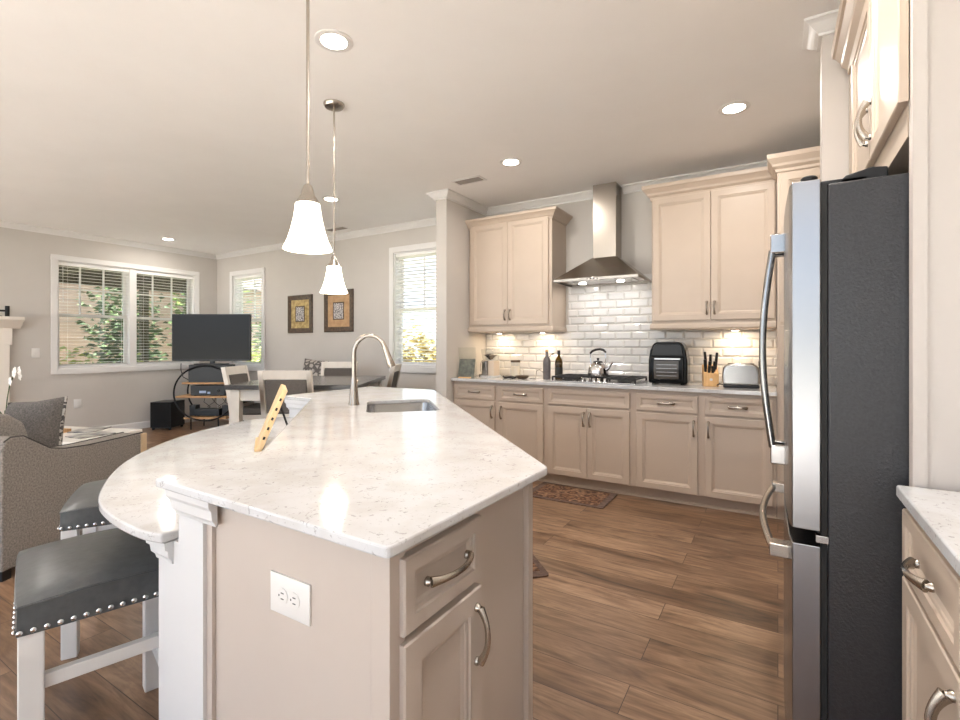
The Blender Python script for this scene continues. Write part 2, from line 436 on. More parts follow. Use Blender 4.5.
# windows: local x along the wall, -y into the room
def window(name, w, loc, rz, units, cols, tilt, seed=0):
    x0, x1, z0, z1 = w
    root = bpy.data.objects.new(name, None); col.objects.link(root); root.location = loc; root.rotation_euler = (0, 0, R(rz))
    root['kind'] = 'structure'
    c = MB(); t = .07
    c.box(x0-t, x1+t, -.02, 0, z1, z1+t); c.box(x0-t, x0, -.02, 0, z0-t, z1); c.box(x1, x1+t, -.02, 0, z0-t, z1)
    c.box(x0, x1, -.02, 0, z0-t, z0)
    struct(c.build('window_frame', 'white', root, bevel=.004))
    j = MB()
    j.box(x0, x0+.014, 0, .15, z0, z1); j.box(x1-.014, x1, 0, .15, z0, z1); j.box(x0+.014, x1-.014, 0, .15, z1-.014, z1)
    j.box(x0+.014, x1-.014, -.0, .15, z0, z0+.014)
    uw = (x1 - x0) / units
    for u in range(1, units): j.box(x0+u*uw-.045, x0+u*uw+.045, .0, .15, z0+.014, z1-.014)
    struct(j.build('window_jamb', 'white', root))
    s = MB(); g = MB(); b = MB()
    zm = z0 + (z1-z0)*.5
    for u in range(units):
        a = x0 + u*uw + (.014 if u == 0 else .045); e = x0 + (u+1)*uw - (.014 if u == units-1 else .045)
        for (za, zb, yy) in ((z0+.014, zm+.02, .085), (zm-.02, z1-.014, .115)):
            s.box(a, a+.035, yy, yy+.03, za, zb); s.box(e-.035, e, yy, yy+.03, za, zb)
            s.box(a+.035, e-.035, yy, yy+.03, za, za+.04); s.box(a+.035, e-.035, yy, yy+.03, zb-.035, zb)
            g.box(a+.03, e-.03, yy+.012, yy+.018, za+.03, zb-.03)
        for k in range(1, cols):
            xx = a + (e-a)*k/cols; s.box(xx-.009, xx+.009, .118, .14, zm, z1-.04)
        zz = (zm+z1)/2; s.box(a+.03, e-.03, .1185, .1395, zz-.009, zz+.009)
        # blind: head rail, open slats, ladder cords
        b.box(a+.002, e-.002, .012, .062, z1-.056, z1-.016)
        zz = z1-.075
        while zz > z0+.05:
            tt = tilt + random.uniform(-1.5, 1.5)
            T = Matrix.Translation((0, .037, zz)) @ Matrix.Rotation(R(tt), 4, 'X')
            b.box(a+.006, e-.006, -.0235, .0235, -.0011, .0011, T); zz -= .0425
        b.box(a+.004, e-.004, .014, .06, z0+.018, z0+.034)
        for q in (.12, .88):
            xx = a+(e-a)*q; b.box(xx-.001, xx+.001, .0125, .0135, z0+.03, z1-.05)
    struct(s.build('window_sash', 'white', root)); struct(g.build('window_pane', 'pane', root)); struct(b.build('blind', 'slat', root))
    wd = MB().tube([(x0+.06, .008, z1-.06), (x0+.062, .006, z1-.55)], .003, 6); struct(wd.build('blind_wand', 'white_plastic', root))
    return root
window('window_1', w1, (XL, 0, 0), 90, 2, 3, 2)
window('window_2', w2, (0, YB, 0), 0, 1, 2, -14)
window('window_3', w3, (0, YB, 0), 0, 1, 2, -14)

# tiles behind the counter: bevelled running bond, one mesh
def tiles():
    m = MB(); y = YK
    m.slot = 1; m.box(-2.764, -.002, y-.004, y-.0005, .914, 1.40); m.box(-1.80, -.93, y-.004, y-.0005, 1.40, 1.90)
    m.slot = 0
    tw, th, g = .152, .0755, .003; b = .013; row = 0; z = .916
    while z < 1.89:
        z1 = min(z+th-g, 1.895)
        xa, xb = (-2.763, -.004) if z < 1.37 else (-1.80, -.93)
        x = -2.763 - (tw/2 if row % 2 else 0)
        while x < xb:
            a = max(x, xa); e = min(x+tw-g, xb)
            if e-a > .02:
                q = min(b, (e-a)/3)
                m.add([(a,y-.004,z),(e,y-.004,z),(e,y-.004,z1),(a,y-.004,z1),(a,y-.006,z),(e,y-.006,z),(e,y-.006,z1),(a,y-.006,z1),
                       (a+q,y-.0135,z+b),(e-q,y-.0135,z+b),(e-q,y-.0135,z1-b),(a+q,y-.0135,z1-b)],
                      [(0,1,5,4),(1,2,6,5),(2,3,7,6),(3,0,4,7),(4,5,9,8),(5,6,10,9),(6,7,11,10),(7,4,8,11),(8,9,10,11)])
            x += tw
        z += th; row += 1
    return struct(m.build('backsplash', ['tile', 'grout']))
tiles()

# ------------------------------------------------------------------ cabinetry
DOOR = [(0, .020), (0, .003), (.003, 0), (.048, 0), (.050, .005), (.058, .006), (.060, .010), (.070, .014)]
DRAW = [(0, .020), (0, .003), (.003, 0), (.030, 0), (.032, .005), (.038, .006), (.040, .009), (.048, .012)]
def pull(parent, c, L=.115, vert=True, r=.0066, m='nickel', out=.020):
    """arched bar pull on a face at y=0, standing out to -y"""
    k = MB(); pts = []; rs = []
    for i in range(13):
        t = -1 + 2*i/12
        y = -.010 - out*(1 - abs(t)**2.2)
        a = t*L/2
        pts.append((c[0], y, c[1]+a) if vert else (c[0]+a, y, c[1])); rs.append(r*(.9+.55*abs(t)**3))
    k.tube(pts, rs, 10, flat=1.35)
    for sgn in (-1, 1):
        q = (c[0], 0, c[1]+sgn*L/2) if vert else (c[0]+sgn*L/2, 0, c[1])
        T = Matrix.Translation(q) @ Matrix.Rotation(R(90), 4, 'X')
        k.lathe([(.0095, -.001), (.0095, .005), (.006, .009), (.006, .013)], (0, 0, 0), 14, T)
    return k.build('handle', m, parent, smooth=True)
def front(kind, parent, x0, x1, z0, z1, prof, m):
    return MB().rings(x0, x1, z0, z1, [(i, y) for i, y in prof]).build(kind, m, parent)

def base_cabinet(label, loc, rz, w, d, fronts, m='cab', group=None, toe=.075, hz=.884):
    t = thing('base_cabinet', label, 'cabinet', loc, rz, group)
    b = MB().box(0, w, .021, d, .10, hz)
    b.build('body', m, t)
    k = MB().box(0, w, .021+toe, d, 0, .10); k.box(0, w, .021+toe-.012, .021+toe, 0, .018)
    k.build('toe_kick', m, t)
    for kind, x0, x1, z0, z1, h in fronts:
        f = front(kind, t, x0, x1, z0, z1, DRAW if kind == 'drawer' else DOOR, m)
        if h == 'mid': pull(f, ((x0+x1)/2, (z0+z1)/2), .115, False)
        elif h == 'left': pull(f, (x0+.026, z1-.095), .11)
        elif h == 'right': pull(f, (x1-.026, z1-.095), .11)
    return t
YC = 4.0
G = 'base cabinets along the tiled wall'
ZD = (.105, .704, .722, .853)
def std(x0, a, b, side): return [('drawer', a-x0, b-x0, ZD[2], ZD[3], 'mid'), ('door', a-x0, b-x0, ZD[0], ZD[1], side)]
base_cabinet('beige base cabinet at the left end of the tiled run, against the partition wall', (-2.763, YC, 0), 0, .504, .655, std(-2.763, -2.734, -2.282, 'right'), group=G)
base_cabinet('beige base cabinet under the two bottles, left of the cooktop cabinet', (-2.259, YC, 0), 0, .497, .655, std(-2.259, -2.236, -1.787, 'left'), group=G)
base_cabinet('beige two-door base cabinet directly beneath the gas cooktop', (-1.762, YC, 0), 0, .764, .655,
             [('drawer', .024, .736, ZD[2], ZD[3], None), ('door', .024, .379, ZD[0], ZD[1], 'right'), ('door', .382, .736, ZD[0], ZD[1], 'left')], group=G)
base_cabinet('beige base cabinet beneath the black air fryer oven', (-.998, YC, 0), 0, .505, .655, std(-.998, -.97, -.518, 'right'), group=G)
base_cabinet('beige base cabinet beneath the toaster, nearest the refrigerator', (-.493, YC, 0), 0, .485, .655, std(-.493, -.468, -.029, 'left'), group=G)
tag(MB().box(-2.763, -.006, 3.975, 4.655, .885, .914).build('countertop', 'quartz', bevel=.004), 'white quartz worktop running the length of the tiled wall', 'countertop')

def upper(label, x0, x1, z0, z1, doors, cz, rail=True, left_ret=True, right_ret=True):
    t = thing('wall_cabinet', label, 'cabinet', (x0, 4.28, z0))
    w = x1-x0
    MB().box(0, w, .021, .378, .0, z1-z0).build('body', 'cab', t)
    for a, b, side in doors:
        f = front('door', t, a-x0, b-x0, .072, 2.47-z0, DOOR, 'cab')
        pull(f, (a-x0+.026 if side == 'left' else b-x0-.026, .072+.095), .095)
    s = cz/.09
    pr = [(0, 0), (.010, 0), (.012, .018*s), (.03, .03*s), (.036, .042*s), (.055, .06*s), (.068, .068*s), (.07, .09*s), (0, .09*s)]
    pr = [(a, b + z1-z0-.035) for a, b in pr]
    path = ([(0, .378)] if left_ret else []) + [(0, .021), (w, .021)] + ([(w, .378)] if right_ret else [])
    MB().sweep(pr, path).build('crown', 'cab', t)
    MB().box(0, w, .021, .378, z1-z0, z1-z0+.02).build('cabinet_top', 'cab', t)
    if rail:
        rp = [(0, .05), (.006, .05), (.012, .036), (.014, .012), (.008, 0), (0, 0)]
        MB().sweep([(a, b) for a, b in rp], path).build('light_rail', 'cab', t)
    return t
cab_l = upper('beige two-door wall cabinet left of the range hood', -2.757, -1.826, 1.372, 2.475, [(-2.729, -2.294, 'right'), (-2.290, -1.857, 'left')], .09)
cab_r = upper('beige two-door wall cabinet right of the range hood, above the toaster', -.915, -.010, 1.372, 2.50, [(-.90, -.459, 'right'), (-.455, -.019, 'left')], .115, right_ret=False)
def puck(x, y, z, tgt, w=None):
    t = thing('cabinet_light', tgt, 'light', (x, y, z), 0, 'warm lights under the wall cabinets')
    MB().lathe([(.0, -.012), (.028, -.012), (.034, -.008), (.036, 0), (0, 0)], n=20).build('puck_ring', 'nickel', t, smooth=True)
    MB().lathe([(0, -.0135), (.024, -.0135), (.026, -.0121), (0, -.0121)], n=20).build('puck_lens', 'lens', t)
    ld = bpy.data.lights.new('under_lamp', 'AREA'); ld.shape = 'DISK'; ld.size = .05; ld.energy = w or UNDER_W; ld.color = (1, .76, .48)
    o = bpy.data.objects.new('under_lamp', ld); col.objects.link(o); o.parent = t; o.location = (0, 0, -.016)
puck(-2.52, 4.52, 1.372, 'small round light under the left wall cabinet, at its partition end')
puck(-2.02, 4.52, 1.372, 'small round light under the left wall cabinet, at its hood end')
puck(-.30, 4.52, 1.372, 'small round light under the right wall cabinet, above the toaster', UNDER_W*1.5)

# tall pantry in the corner behind the refrigerator
t = thing('pantry_cabinet', 'tall beige pantry cabinet with stepped crown in the corner behind the refrigerator', 'cabinet', (-.004, 4.02, 0))
MB().box(0, .868, 0, .638, .10, 2.48).build('body', 'cab', t)
MB().box(0, .868, .07, .638, 0, .10).build('toe_kick', 'cab', t)
for a, b in ((.02, .43), (.434, .85)):
    for z0, z1 in ((.12, 1.38), (1.40, 2.44)):
        f = MB().rings(a, b, z0, z1, [(i, y-.021) for i, y in DOOR]).build('door', 'cab', t, smooth=True)
s = 1.25
MB().sweep([(0, 2.455), (.010, 2.455), (.012, 2.475), (.030, 2.492), (.034, 2.508), (.052, 2.532), (.060, 2.542), (.062, 2.572), (0, 2.572)], [(0, .24), (0, 0), (.80, 0)]).build('crown', 'cab', t)
MB().box(0, .868, 0, .638, 2.48, 2.50).build('cabinet_top', 'cab', t)

# cabinet above the refrigerator (faces -X)
t = thing('wall_cabinet', 'cream cabinet above the refrigerator, seen steeply from below', 'cabinet', (.25, 2.72, 1.757), -90)
MB().box(0, 1.155, .021, .60, 0, .68).build('body', 'cab', t)
for a, b, side in ((.27, .735, 'right'), (.739, 1.172, 'left')):
    f = front('door', t, a, b, .082, .64, DOOR, 'cab')
    pull(f, (a+.03 if side == 'left' else b-.03, .20), .11)
MB().sweep([(0, .67), (.010, .67), (.012, .69), (.032, .71), (.036, .725), (.056, .75), (.066, .755), (.07, .785), (0, .785)], [(.06, .021), (1.155, .021)]).build('crown', 'cab', t)
MB().box(0, 1.155, .021, .60, .70, .73).build('cabinet_top', 'cab', t)

# counter at the right edge (faces -X)
base_cabinet('beige drawer cabinet at the right edge, in front of the refrigerator', (.250, 1.516, 0), -90, .47, .61,
             [('drawer', .012, .44, .718, .862, 'mid'), ('door', .012, .44, .105, .704, 'right')])
base_cabinet('beige base cabinet mostly cut off by the lower right corner', (.250, 1.045, 0), -90, .6, .61,
             [('drawer', .012, .58, .718, .862, 'mid'), ('door', .012, .58, .105, .704, 'left')])
tag(MB().box(.241, .868, .30, 1.516, .885, .914).build('countertop', 'quartz', bevel=.005), 'white quartz worktop at the right edge beside the refrigerator', 'countertop')

# ------------------------------------------------------------------ kitchen island
A, B_, C_, D_, E_, F_ = (-1.337, .618), (-.548, .608), (-.535, 1.235), (-2.15, 2.88), (-2.755, 2.86), (-2.755, 2.03)
A2, F2 = (-1.345, .915), (-2.46, 2.03)
def offset(poly, d):
    out = []; n = len(poly)
    for i in range(n):
        p0, p1, p2 = (Vector(poly[i-1]), Vector(poly[i]), Vector(poly[(i+1) % n]))
        a = (p1-p0).normalized(); b = (p2-p1).normalized()
        na = Vector((-a.y, a.x)); nb = Vector((-b.y, b.x)); mi = (na+nb).normalized(); mi = mi/max(.3, mi.dot(na))
        out.append(tuple(p1 + mi*d))
    return out
slab = [A, B_, C_, D_, E_, F_, F2, A2]
def rounded(poly, r, n=5):
    out = []; m_ = len(poly)
    for i in range(m_):
        p0, p1, p2 = Vector(poly[i-1]), Vector(poly[i]), Vector(poly[(i+1) % m_])
        a = (p0-p1).normalized(); b = (p2-p1).normalized()
        q0 = p1+a*r; q1 = p1+b*r
        for k in range(n+1):
            t = k/n; out.append(tuple(q0*(1-t)**2 + p1*2*t*(1-t) + q1*t*t))
    return out
# sink opening, turned 45 degrees like the middle leg of the island
SK = [(-2.070, 2.115), (-1.835, 2.395), (-1.455, 2.005), (-1.715, 1.745)]
def slab_with_hole(outer, hole, z0, z1):
    bm = bmesh.new()
    def loop(pts):
        vs = [bm.verts.new((x, y, z1)) for x, y in pts]
        return [bm.edges.new((vs[i], vs[(i+1) % len(vs)])) for i in range(len(vs))]
    es = loop(outer) + loop(hole)
    r = bmesh.ops.triangle_fill(bm, use_beauty=True, use_dissolve=False, edges=es)
    fs = [f for f in bm.faces]
    # drop faces inside the hole
    e = bmesh.ops.extrude_face_region(bm, geom=fs)
    for v in e['geom']:
        if isinstance(v, bmesh.types.BMVert): v.co.z = z0
    bmesh.ops.recalc_face_normals(bm, faces=bm.faces)
    bmesh.ops.dissolve_limit(bm, angle_limit=R(1), verts=bm.verts, edges=bm.edges)
    return bm
hole = rounded(SK, .05)
bm = slab_with_hole(rounded(slab, .016), hole, .8925, .914)
me = bpy.data.meshes.new('island_countertop'); bm.to_mesh(me); bm.free(); me.materials.append(M['quartz'])
o = bpy.data.objects.new('island_countertop', me); col.objects.link(o)
b = o.modifiers.new('bevel', 'BEVEL'); b.width = .004; b.segments = 2; b.limit_method = 'ANGLE'; b.angle_limit = R(60)
tag(o, 'bent white quartz slab on top of the kitchen island, with the sink in it', 'countertop')

t = thing('kitchen_island', 'beige bent kitchen island with an outlet on its end panel, front centre', 'kitchen island', (0, 0, 0))
bodyp = [(-1.168, .665), (-.597, .665), (-.597, 1.232), (-2.13, 2.82), (-2.69, 2.80), (-2.69, 2.19), (-2.39, 2.19), (-1.168, .975)]
mb = MB(); n_ = len(bodyp)
mb.prism(bodyp, .0, .892)
# the sink bowl hangs inside: carve by building the shell open at the top there
mb = MB()
for i in range(n_):
    p, q = bodyp[i], bodyp[(i+1) % n_]
    d = (Vector(q)-Vector(p)).normalized(); nn = Vector((-d.y, d.x))*.018
    mb.add([(p[0],p[1],.0),(q[0],q[1],.0),(q[0],q[1],.892),(p[0],p[1],.892),
            (p[0]+nn.x,p[1]+nn.y,.0),(q[0]+nn.x,q[1]+nn.y,.0),(q[0]+nn.x,q[1]+nn.y,.892),(p[0]+nn.x,p[1]+nn.y,.892)],
           [(0,1,2,3),(7,6,5,4),(0,4,5,1),(3,2,6,7),(1,5,6,2),(0,3,7,4)])
mb.build('body', 'isl', t)
# corner stiles and end strips
for bx in ((-1.168, -1.143, .655, .665, 0, .892), (-.635, -.590, .658, .665, 0, .892), (-.597, -.590, .662, .700, 0, .892), (-.597, -.581, 1.206, 1.234, 0, .892), (-.597, -.586, .70, 1.206, 0, .10)):
    MB().box(*bx).build('stile', 'isl', t, bevel=.0015)
def turned(mbuilder, loc, rz):
    T = Matrix.Translation(loc) @ rotz(rz)
    mbuilder.v = [tuple(T @ Vector(p)) for p in mbuilder.v]; return mbuilder
def island_front(kind, y0, y1, z0, z1, prof):
    o = MB().rings(y0, y1, z0, z1, prof).build(kind, 'isl', t)
    o.location = (-.577, 0, 0); o.rotation_euler = (0, 0, R(90)); return o
f = island_front('drawer', .684, .955, .716, .858, DRAW); pull(f, (.820, .793), .14, False, r=.0056)
f = island_front('door', .684, .955, .105, .700, DOOR); pull(f, (.930, .600), .12, True, r=.0056)
# knee wall with the two capitals, along the seating side
kw_o = [(-1.168, .652), (-1.285, .652), (-1.285, .920), (-2.445, 2.065), (-2.715, 2.065), (-2.715, 2.20)]
kw = [(-1.168, .652), (-1.285, .652), (-1.285, .920), (-2.445, 2.065), (-2.715, 2.065), (-2.715, 2.188), (-2.40, 2.188), (-1.18, .972)]
mb = MB().prism(kw, 0, .892)
mb.build('knee_wall', 'pony', t)
MB().sweep([(0, .824), (.004, .824), (.006, .832), (.013, .840), (.015, .862), (.021, .872), (.022, .892), (0, .892)], [(-1.115, .652)] + kw_o[1:5] + [(-2.715, 2.60)], side=-1).build('capital', 'pony', t)
kw2 = [(-1.285, .653), (-1.385, .653), (-1.385, .955), (-2.48, 2.04), (-2.445, 2.064), (-1.285, .920)]
MB().prism(kw2, 0, .7495).build('ledge_wall', 'pony', t)
MB().sweep([(0, .692), (.004, .692), (.006, .702), (.013, .710), (.015, .728), (.021, .732), (.022, .7495), (0, .7495)], [(-1.31, .653), (-1.385, .653), (-1.385, .955), (-2.48, 2.04)], side=-1).build('ledge_capital', 'pony', t)
MB().box(-1.172, -1.164, .646, .656, 0, .822).build('corner_bead', 'pony', t)

# lower curved seating ledge
outer = [(-1.312, .625), (-1.40, .611), (-1.584, .622), (-1.793, .672), (-2.067, .811), (-2.30, .975), (-2.50, 1.18), (-2.66, 1.41), (-2.765, 1.64), (-2.812, 1.83), (-2.80, 1.98), (-2.72, 2.058)]
def spline(pts, n=6):
    out = []; P = [Vector(p) for p in pts]
    for i in range(len(P)-1):
        p0 = P[max(i-1, 0)]; p1 = P[i]; p2 = P[i+1]; p3 = P[min(i+2, len(P)-1)]
        for k in range(n):
            u = k/n
            out.append(tuple(.5*((2*p1) + (p2-p0)*u + (2*p0-5*p1+4*p2-p3)*u*u + (3*p1-p0-3*p2+p3)*u**3)))
    out.append(tuple(P[-1])); return out
ledge = spline(outer) + [(-2.447, 2.0645), (-1.3095, .9215)]
tag(MB().prism(ledge, .750, .776).build('bar_ledge', 'quartz', bevel=.006), 'lower curved white quartz eating ledge wrapping the island, with stools at it', 'countertop')

# outlet on the island end
def outlet(label, loc, rz, w=.114, h=.072, kind='duplex_h', group=None):
    o = thing('wall_outlet', label, 'outlet', loc, rz, group)
    MB().rings(-w/2, w/2, -h/2, h/2, [(0, 0), (0, -.004), (.004, -.006)]).build('cover_plate', 'white_plastic', o, smooth=True)
    if kind == 'duplex_h':
        for sx in (-.019, .019):
            k = MB()
            k.lathe([(.0, .0), (.0165, .0), (.0165, .0016), (.0, .0016)], n=20, T=Matrix.Translation((sx, -.006, 0)) @ Matrix.Rotation(R(90), 4, 'X'))
            so = k.build('socket', 'white_plastic', o, smooth=True)
            s2 = MB()
            for dz in (-.006, .006): s2.box(sx-.004, sx+.005, -.0081, -.0077, dz-.0011, dz+.0011)
            s2.box(sx-.0115, sx-.0085, -.0081, -.0077, -.002, .002)
            s2.build('slots', 'black', so)
    else:
        k = MB().box(-.005, .005, -.011, -.006, -.011, .011) if kind == 'switch' else MB().box(-.016, .016, -.008, -.006, -.033, .033)
        k.build('toggle' if kind == 'switch' else 'socket', 'white_plastic', o, bevel=.001)
    return o
outlet('white horizontal electrical outlet on the island end panel', (-.868, .6645, .7215), 0, .125, .083)
outlet('white light switch plate on the wall left of the wide window', (XL, 2.35, 1.136), 90, .08, .125, 'switch')
outlet('left of the two low white outlets under the wide window', (XL, 2.60, .452), 90, .075, .12, 'decora')
outlet('right of the two low white outlets under the wide window', (XL, 2.785, .447), 90, .085, .12, 'decora')
outlet('grey outlet strip on the tiles under the left wall cabinet', (-2.545, YK-.011, 1.30), 0, .10, .03, 'decora')

# sink
t = thing('sink', 'undermount stainless steel sink set in the island top', 'sink', (0, 0, 0))
mb = MB(); top = rounded(SK, .055); low = rounded(offset(SK[::-1], .018)[::-1], .045); flo = rounded(offset(SK[::-1], .03)[::-1], .03)
n_ = len(top)
rim = rounded(offset(SK[::-1], -.02)[::-1], .06)
vs = [(x, y, .892) for x, y in rim] + [(x, y, .892) for x, y in top] + [(x, y, .73) for x, y in low] + [(x, y, .71) for x, y in flo]
fs = []
for j in range(3):
    for i in range(n_): fs.append((j*n_+i, j*n_+(i+1) % n_, (j+1)*n_+(i+1) % n_, (j+1)*n_+i))
fs.append(tuple(range(3*n_, 4*n_)))
mb.add(vs, fs)
mb.build('basin', 'steel', t, smooth=True)
MB().lathe([(0, .0), (.04, .0), (.042, .004), (.03, .003), (0, .002)], (-1.77, 2.06, .711), 20).build('drain', 'chrome', t, smooth=True)

# faucet
fx, fy = -1.995, 1.935
t = thing('faucet', 'tall brushed nickel gooseneck faucet standing beside the island sink', 'faucet', (fx, fy, .914), 43.5-90+45+33)
MB().lathe([(.030, 0), (.030, .006), (.026, .02), (.022, .07), (.0175, .12), (.0145, .15), (.0, .15)], n=24).build('faucet_body', 'nickel', t, smooth=True)
pts = [(0, 0, .13), (0, 0, .20), (0, 0, .28)] + [(x, 0, z) for x, z in arc(.088, .285, .088, .098, 180, 18, 16)]
MB().tube(pts, .0125, 14).build('spout', 'nickel', t, smooth=True)
e = pts[-1]; d = Vector((.35, 0, -1)).normalized(); e = Vector(e)
MB().tube([e-d*.004, e+d*.03, e+d*.07, e+d*.10, e+d*.112], [.0135, .0155, .018, .022, .021], 16).build('spray_head', 'nickel', t, smooth=True)
MB().tube([(0, .022, .085), (.0, .045, .095), (0, .075, .13)], [.009, .007, .006], 10).build('lever', 'nickel', t, smooth=True)

# ------------------------------------------------------------------ bar stools
def make_stool():
    t = thing('bar_stool', '', 'stool', (0, 0, 0), 0)
    w, d = .385, .465           # local x along the length of the near edge, y away
    sm = MB(); nu, nv = 16, 16; vs = []; fs = []
    for j in range(nv+1):
        for i in range(nu+1):
            u = -1+2*i/nu; v = -1+2*j/nv
            z = .617 - .010*(u*u+v*v) - .010*max(abs(u), abs(v))**6
            vs.append((u*(w/2-.004*abs(v)**6), v*(d/2-.004*abs(u)**6), z))
    for j in range(nv):
        for i in range(nu): q = j*(nu+1)+i; fs.append((q, q+1, q+nu+2, q+nu+1))
    ring = [i for i in range(nu)] + [nu+(nu+1)*j for j in range(nv)] + [nv*(nu+1)+nu-i for i in range(nu)] + [(nu+1)*(nv-j) for j in range(nv)]
    for k in ring: vs.append((vs[k][0]*1.01, vs[k][1]*1.01, .512))
    b0 = (nu+1)*(nv+1); L = len(ring)
    for k in range(L): fs.append((ring[k], ring[(k+1) % L], b0+(k+1) % L, b0+k))
    fs.append(tuple(range(b0, b0+L)))
    sm.add(vs, fs)
    seat = sm.build('seat', 'leather', t, smooth=True)
    pp = MB(); pr = [(vs[k][0]*1.004, vs[k][1]*1.004, vs[k][2]-.004) for k in ring]
    pp.tube(pr, .0028, 6, closed=True).build('piping', 'leather', seat, smooth=True)
    nb = MB()
    def head(p, ax):
        T = Matrix.Translation(p) @ (Matrix.Rotation(R(90), 4, 'X') if ax == 'y' else Matrix.Rotation(R(90), 4, 'Y'))
        nb.blob((0, 0, 0), .0072, .0072, .0045, 1, 8, 5, T)
    k = 0
    for i in range(15):
        x = -w/2+.008+(w-.016)*i/14
        for sy in (-1, 1): head((x, sy*d/2*1.014, .523), 'y')
        y = -d/2+.008+(d-.016)*i/14
        for sx in (-1, 1): head((sx*w/2*1.014, y, .523), 'x')
    nb.build('nailhead_trim', 'chrome', seat, smooth=True)
    lw = .052
    for sx in (-1, 1):
        for sy in (-1, 1):
            cx, cy = sx*(w/2-lw/2-.004), sy*(d/2-lw/2-.004)
            MB().box(cx-lw/2, cx+lw/2, cy-lw/2, cy+lw/2, 0, .514).build('leg', 'stool_white', t, bevel=.004)
    for sy in (-1, 1):
        cy = sy*(d/2-lw/2-.004)
        MB().box(-w/2+lw, w/2-lw, cy-.012, cy+.012, .352, .388).build('stretcher', 'stool_white', t, bevel=.002)
    for sx in (-1, 1):
        cx = sx*(w/2-lw/2-.004)
        MB().box(cx-.012, cx+.012, -d/2+lw, d/2-lw, .17, .208).build('stretcher', 'stool_white', t, bevel=.002)
    return t
s1 = make_stool()
s1['label'] = 'nearest grey leather bar stool with white legs, in the lower left corner'
s1['group'] = 'bar stools at the curved ledge'
# near edge runs from (-1.66,.43) towards (.27,.96)
s1.location = (-1.800, .685, 0); s1.rotation_euler = (0, 0, R(74))
s2 = copy_tree(s1); s2['label'] = 'second grey leather bar stool, tucked between the armchair and the curved ledge'
s2.location = (-2.52, 1.055, 0); s2.rotation_euler = (0, 0, R(61))

# wooden recipe stand leaning on the ledge, seen edge-on
t = thing('recipe_stand', 'light wooden recipe stand with a wire leg on the curved ledge', 'stand', (-2.07, 1.41, .7762), 144.8)
T = Matrix.Rotation(R(22), 4, 'X')
bd = MB().box(-.15, .15, -.012, .012, .012, .29, T).build('board', 'pine', t, bevel=.004)
mb = MB()
for k in range(5): mb.box(-.1515, -.146, -.003, .006, .055+.045*k, .068+.045*k, T)
mb.build('slots', 'black', bd)
MB().box(-.145, .145, -.012, .018, .0, .014).build('ledge_lip', 'pine', t, bevel=.002)
MB().tube([(-.10, -.085, .20), (-.10, -.150, .003), (.10, -.150, .003), (.10, -.085, .20)], .0028, 6).build('wire_leg', 'blackmetal', t)

# ------------------------------------------------------------------ refrigerator (front faces -X): local x -> -Y, local -y -> -X
t = thing('refrigerator', 'stainless French-door refrigerator with dark grey textured sides', 'refrigerator', (.028, 2.485, 0), -90)
FW = .915
MB().box(0, FW, .084, .72, .03, 1.672).build('case', 'fridge_side', t, bevel=.006)
MB().box(.02, FW-.02, .084, .70, 0, .03).build('base_grille', 'black', t)
MB().box(.004, FW-.004, .070, .083, .05, 1.675).build('door_gasket', 'rubber', t)
def fdoor(name, x0, x1, z0, z1, bow=.010):
    n = 14; vs = []; fs = []
    for i in range(n+1):
        u = i/n; x = x0+(x1-x0)*u; e = min(u, 1-u)*(x1-x0)
        y = .005*max(0, 1-e/.02)**2 - bow*math.sin(PI*x/FW)
        vs += [(x, y, z0), (x, y, z1), (x, .069, z0), (x, .069, z1)]
    for i in range(n):
        a = i*4; b = a+4
        fs += [(a, b, b+1, a+1), (a+2, a+3, b+3, b+2), (a, a+2, b+2, b), (a+1, b+1, b+3, a+3)]
    fs += [(0, 1, 3, 2), (n*4, n*4+2, n*4+3, n*4+1)]
    return MB().add(vs, fs).build(name, 'fridge_steel', t, smooth=True, bevel=.003)
d1 = fdoor('door', .002, FW/2-.003, .752, 1.688); d2 = fdoor('door', FW/2+.003, FW-.002, .752, 1.688)
d3 = fdoor('freezer_drawer', .002, FW-.002, .05, .712)
def fhandle(parent, x):
    z0, z1 = .86, 1.605; pts = []
    for i in range(17):
        u = i/16; pts.append((x, -.045-.030*math.sin(PI*u), z0+.03+(z1-z0-.06)*u))
    h = MB().tube(pts, .0105, 10).build('handle', 'handle_steel', parent, smooth=True)
    for a, b in ((z0-.025, z0+.04), (z1-.04, z1+.025)):
        MB().box(x-.012, x+.012, -.050, .002, a, b).build('handle_bracket', 'handle_steel', h, bevel=.004)
fhandle(d1, FW/2-.045); fhandle(d2, FW/2+.045)
pts = []
for i in range(17):
    u = i/16; pts.append((.09+(FW-.18)*u, -.040-.034*math.sin(PI*u), .655))
h = MB().tube(pts, .0115, 10).build('handle', 'nickel', d3, smooth=True)
for a in (.075, FW-.125): MB().box(a, a+.05, -.05, .004, .636, .674).build('handle_bracket', 'nickel', h, bevel=.004)
for a in (.04, FW-.045):
    MB().lathe([(.02, 1.676), (.02, 1.704), (.016, 1.708), (0, 1.708)], (a, .045, 0), 16).build('hinge', 'blackmetal', t, smooth=True)
    MB().box(a-.015, a+.015, .05, .17, 1.674, 1.688).build('hinge_cover', 'black', t, bevel=.003)
MB().prism([(.10, 1.673), (.125, 1.695), (.18, 1.708), (.212, 1.704), (.212, 1.673)], -FW+.03, -.25, Matrix(((0, 0, -1, 0), (1, 0, 0, 0), (0, 1, 0, 0), (0, 0, 0, 1)))).build('top_cover', 'blackmetal', t, bevel=.004)
MB().box(FW-.022, FW-.002, .058, .088, .722, .742).build('hinge_bracket', 'steel', t, bevel=.002)

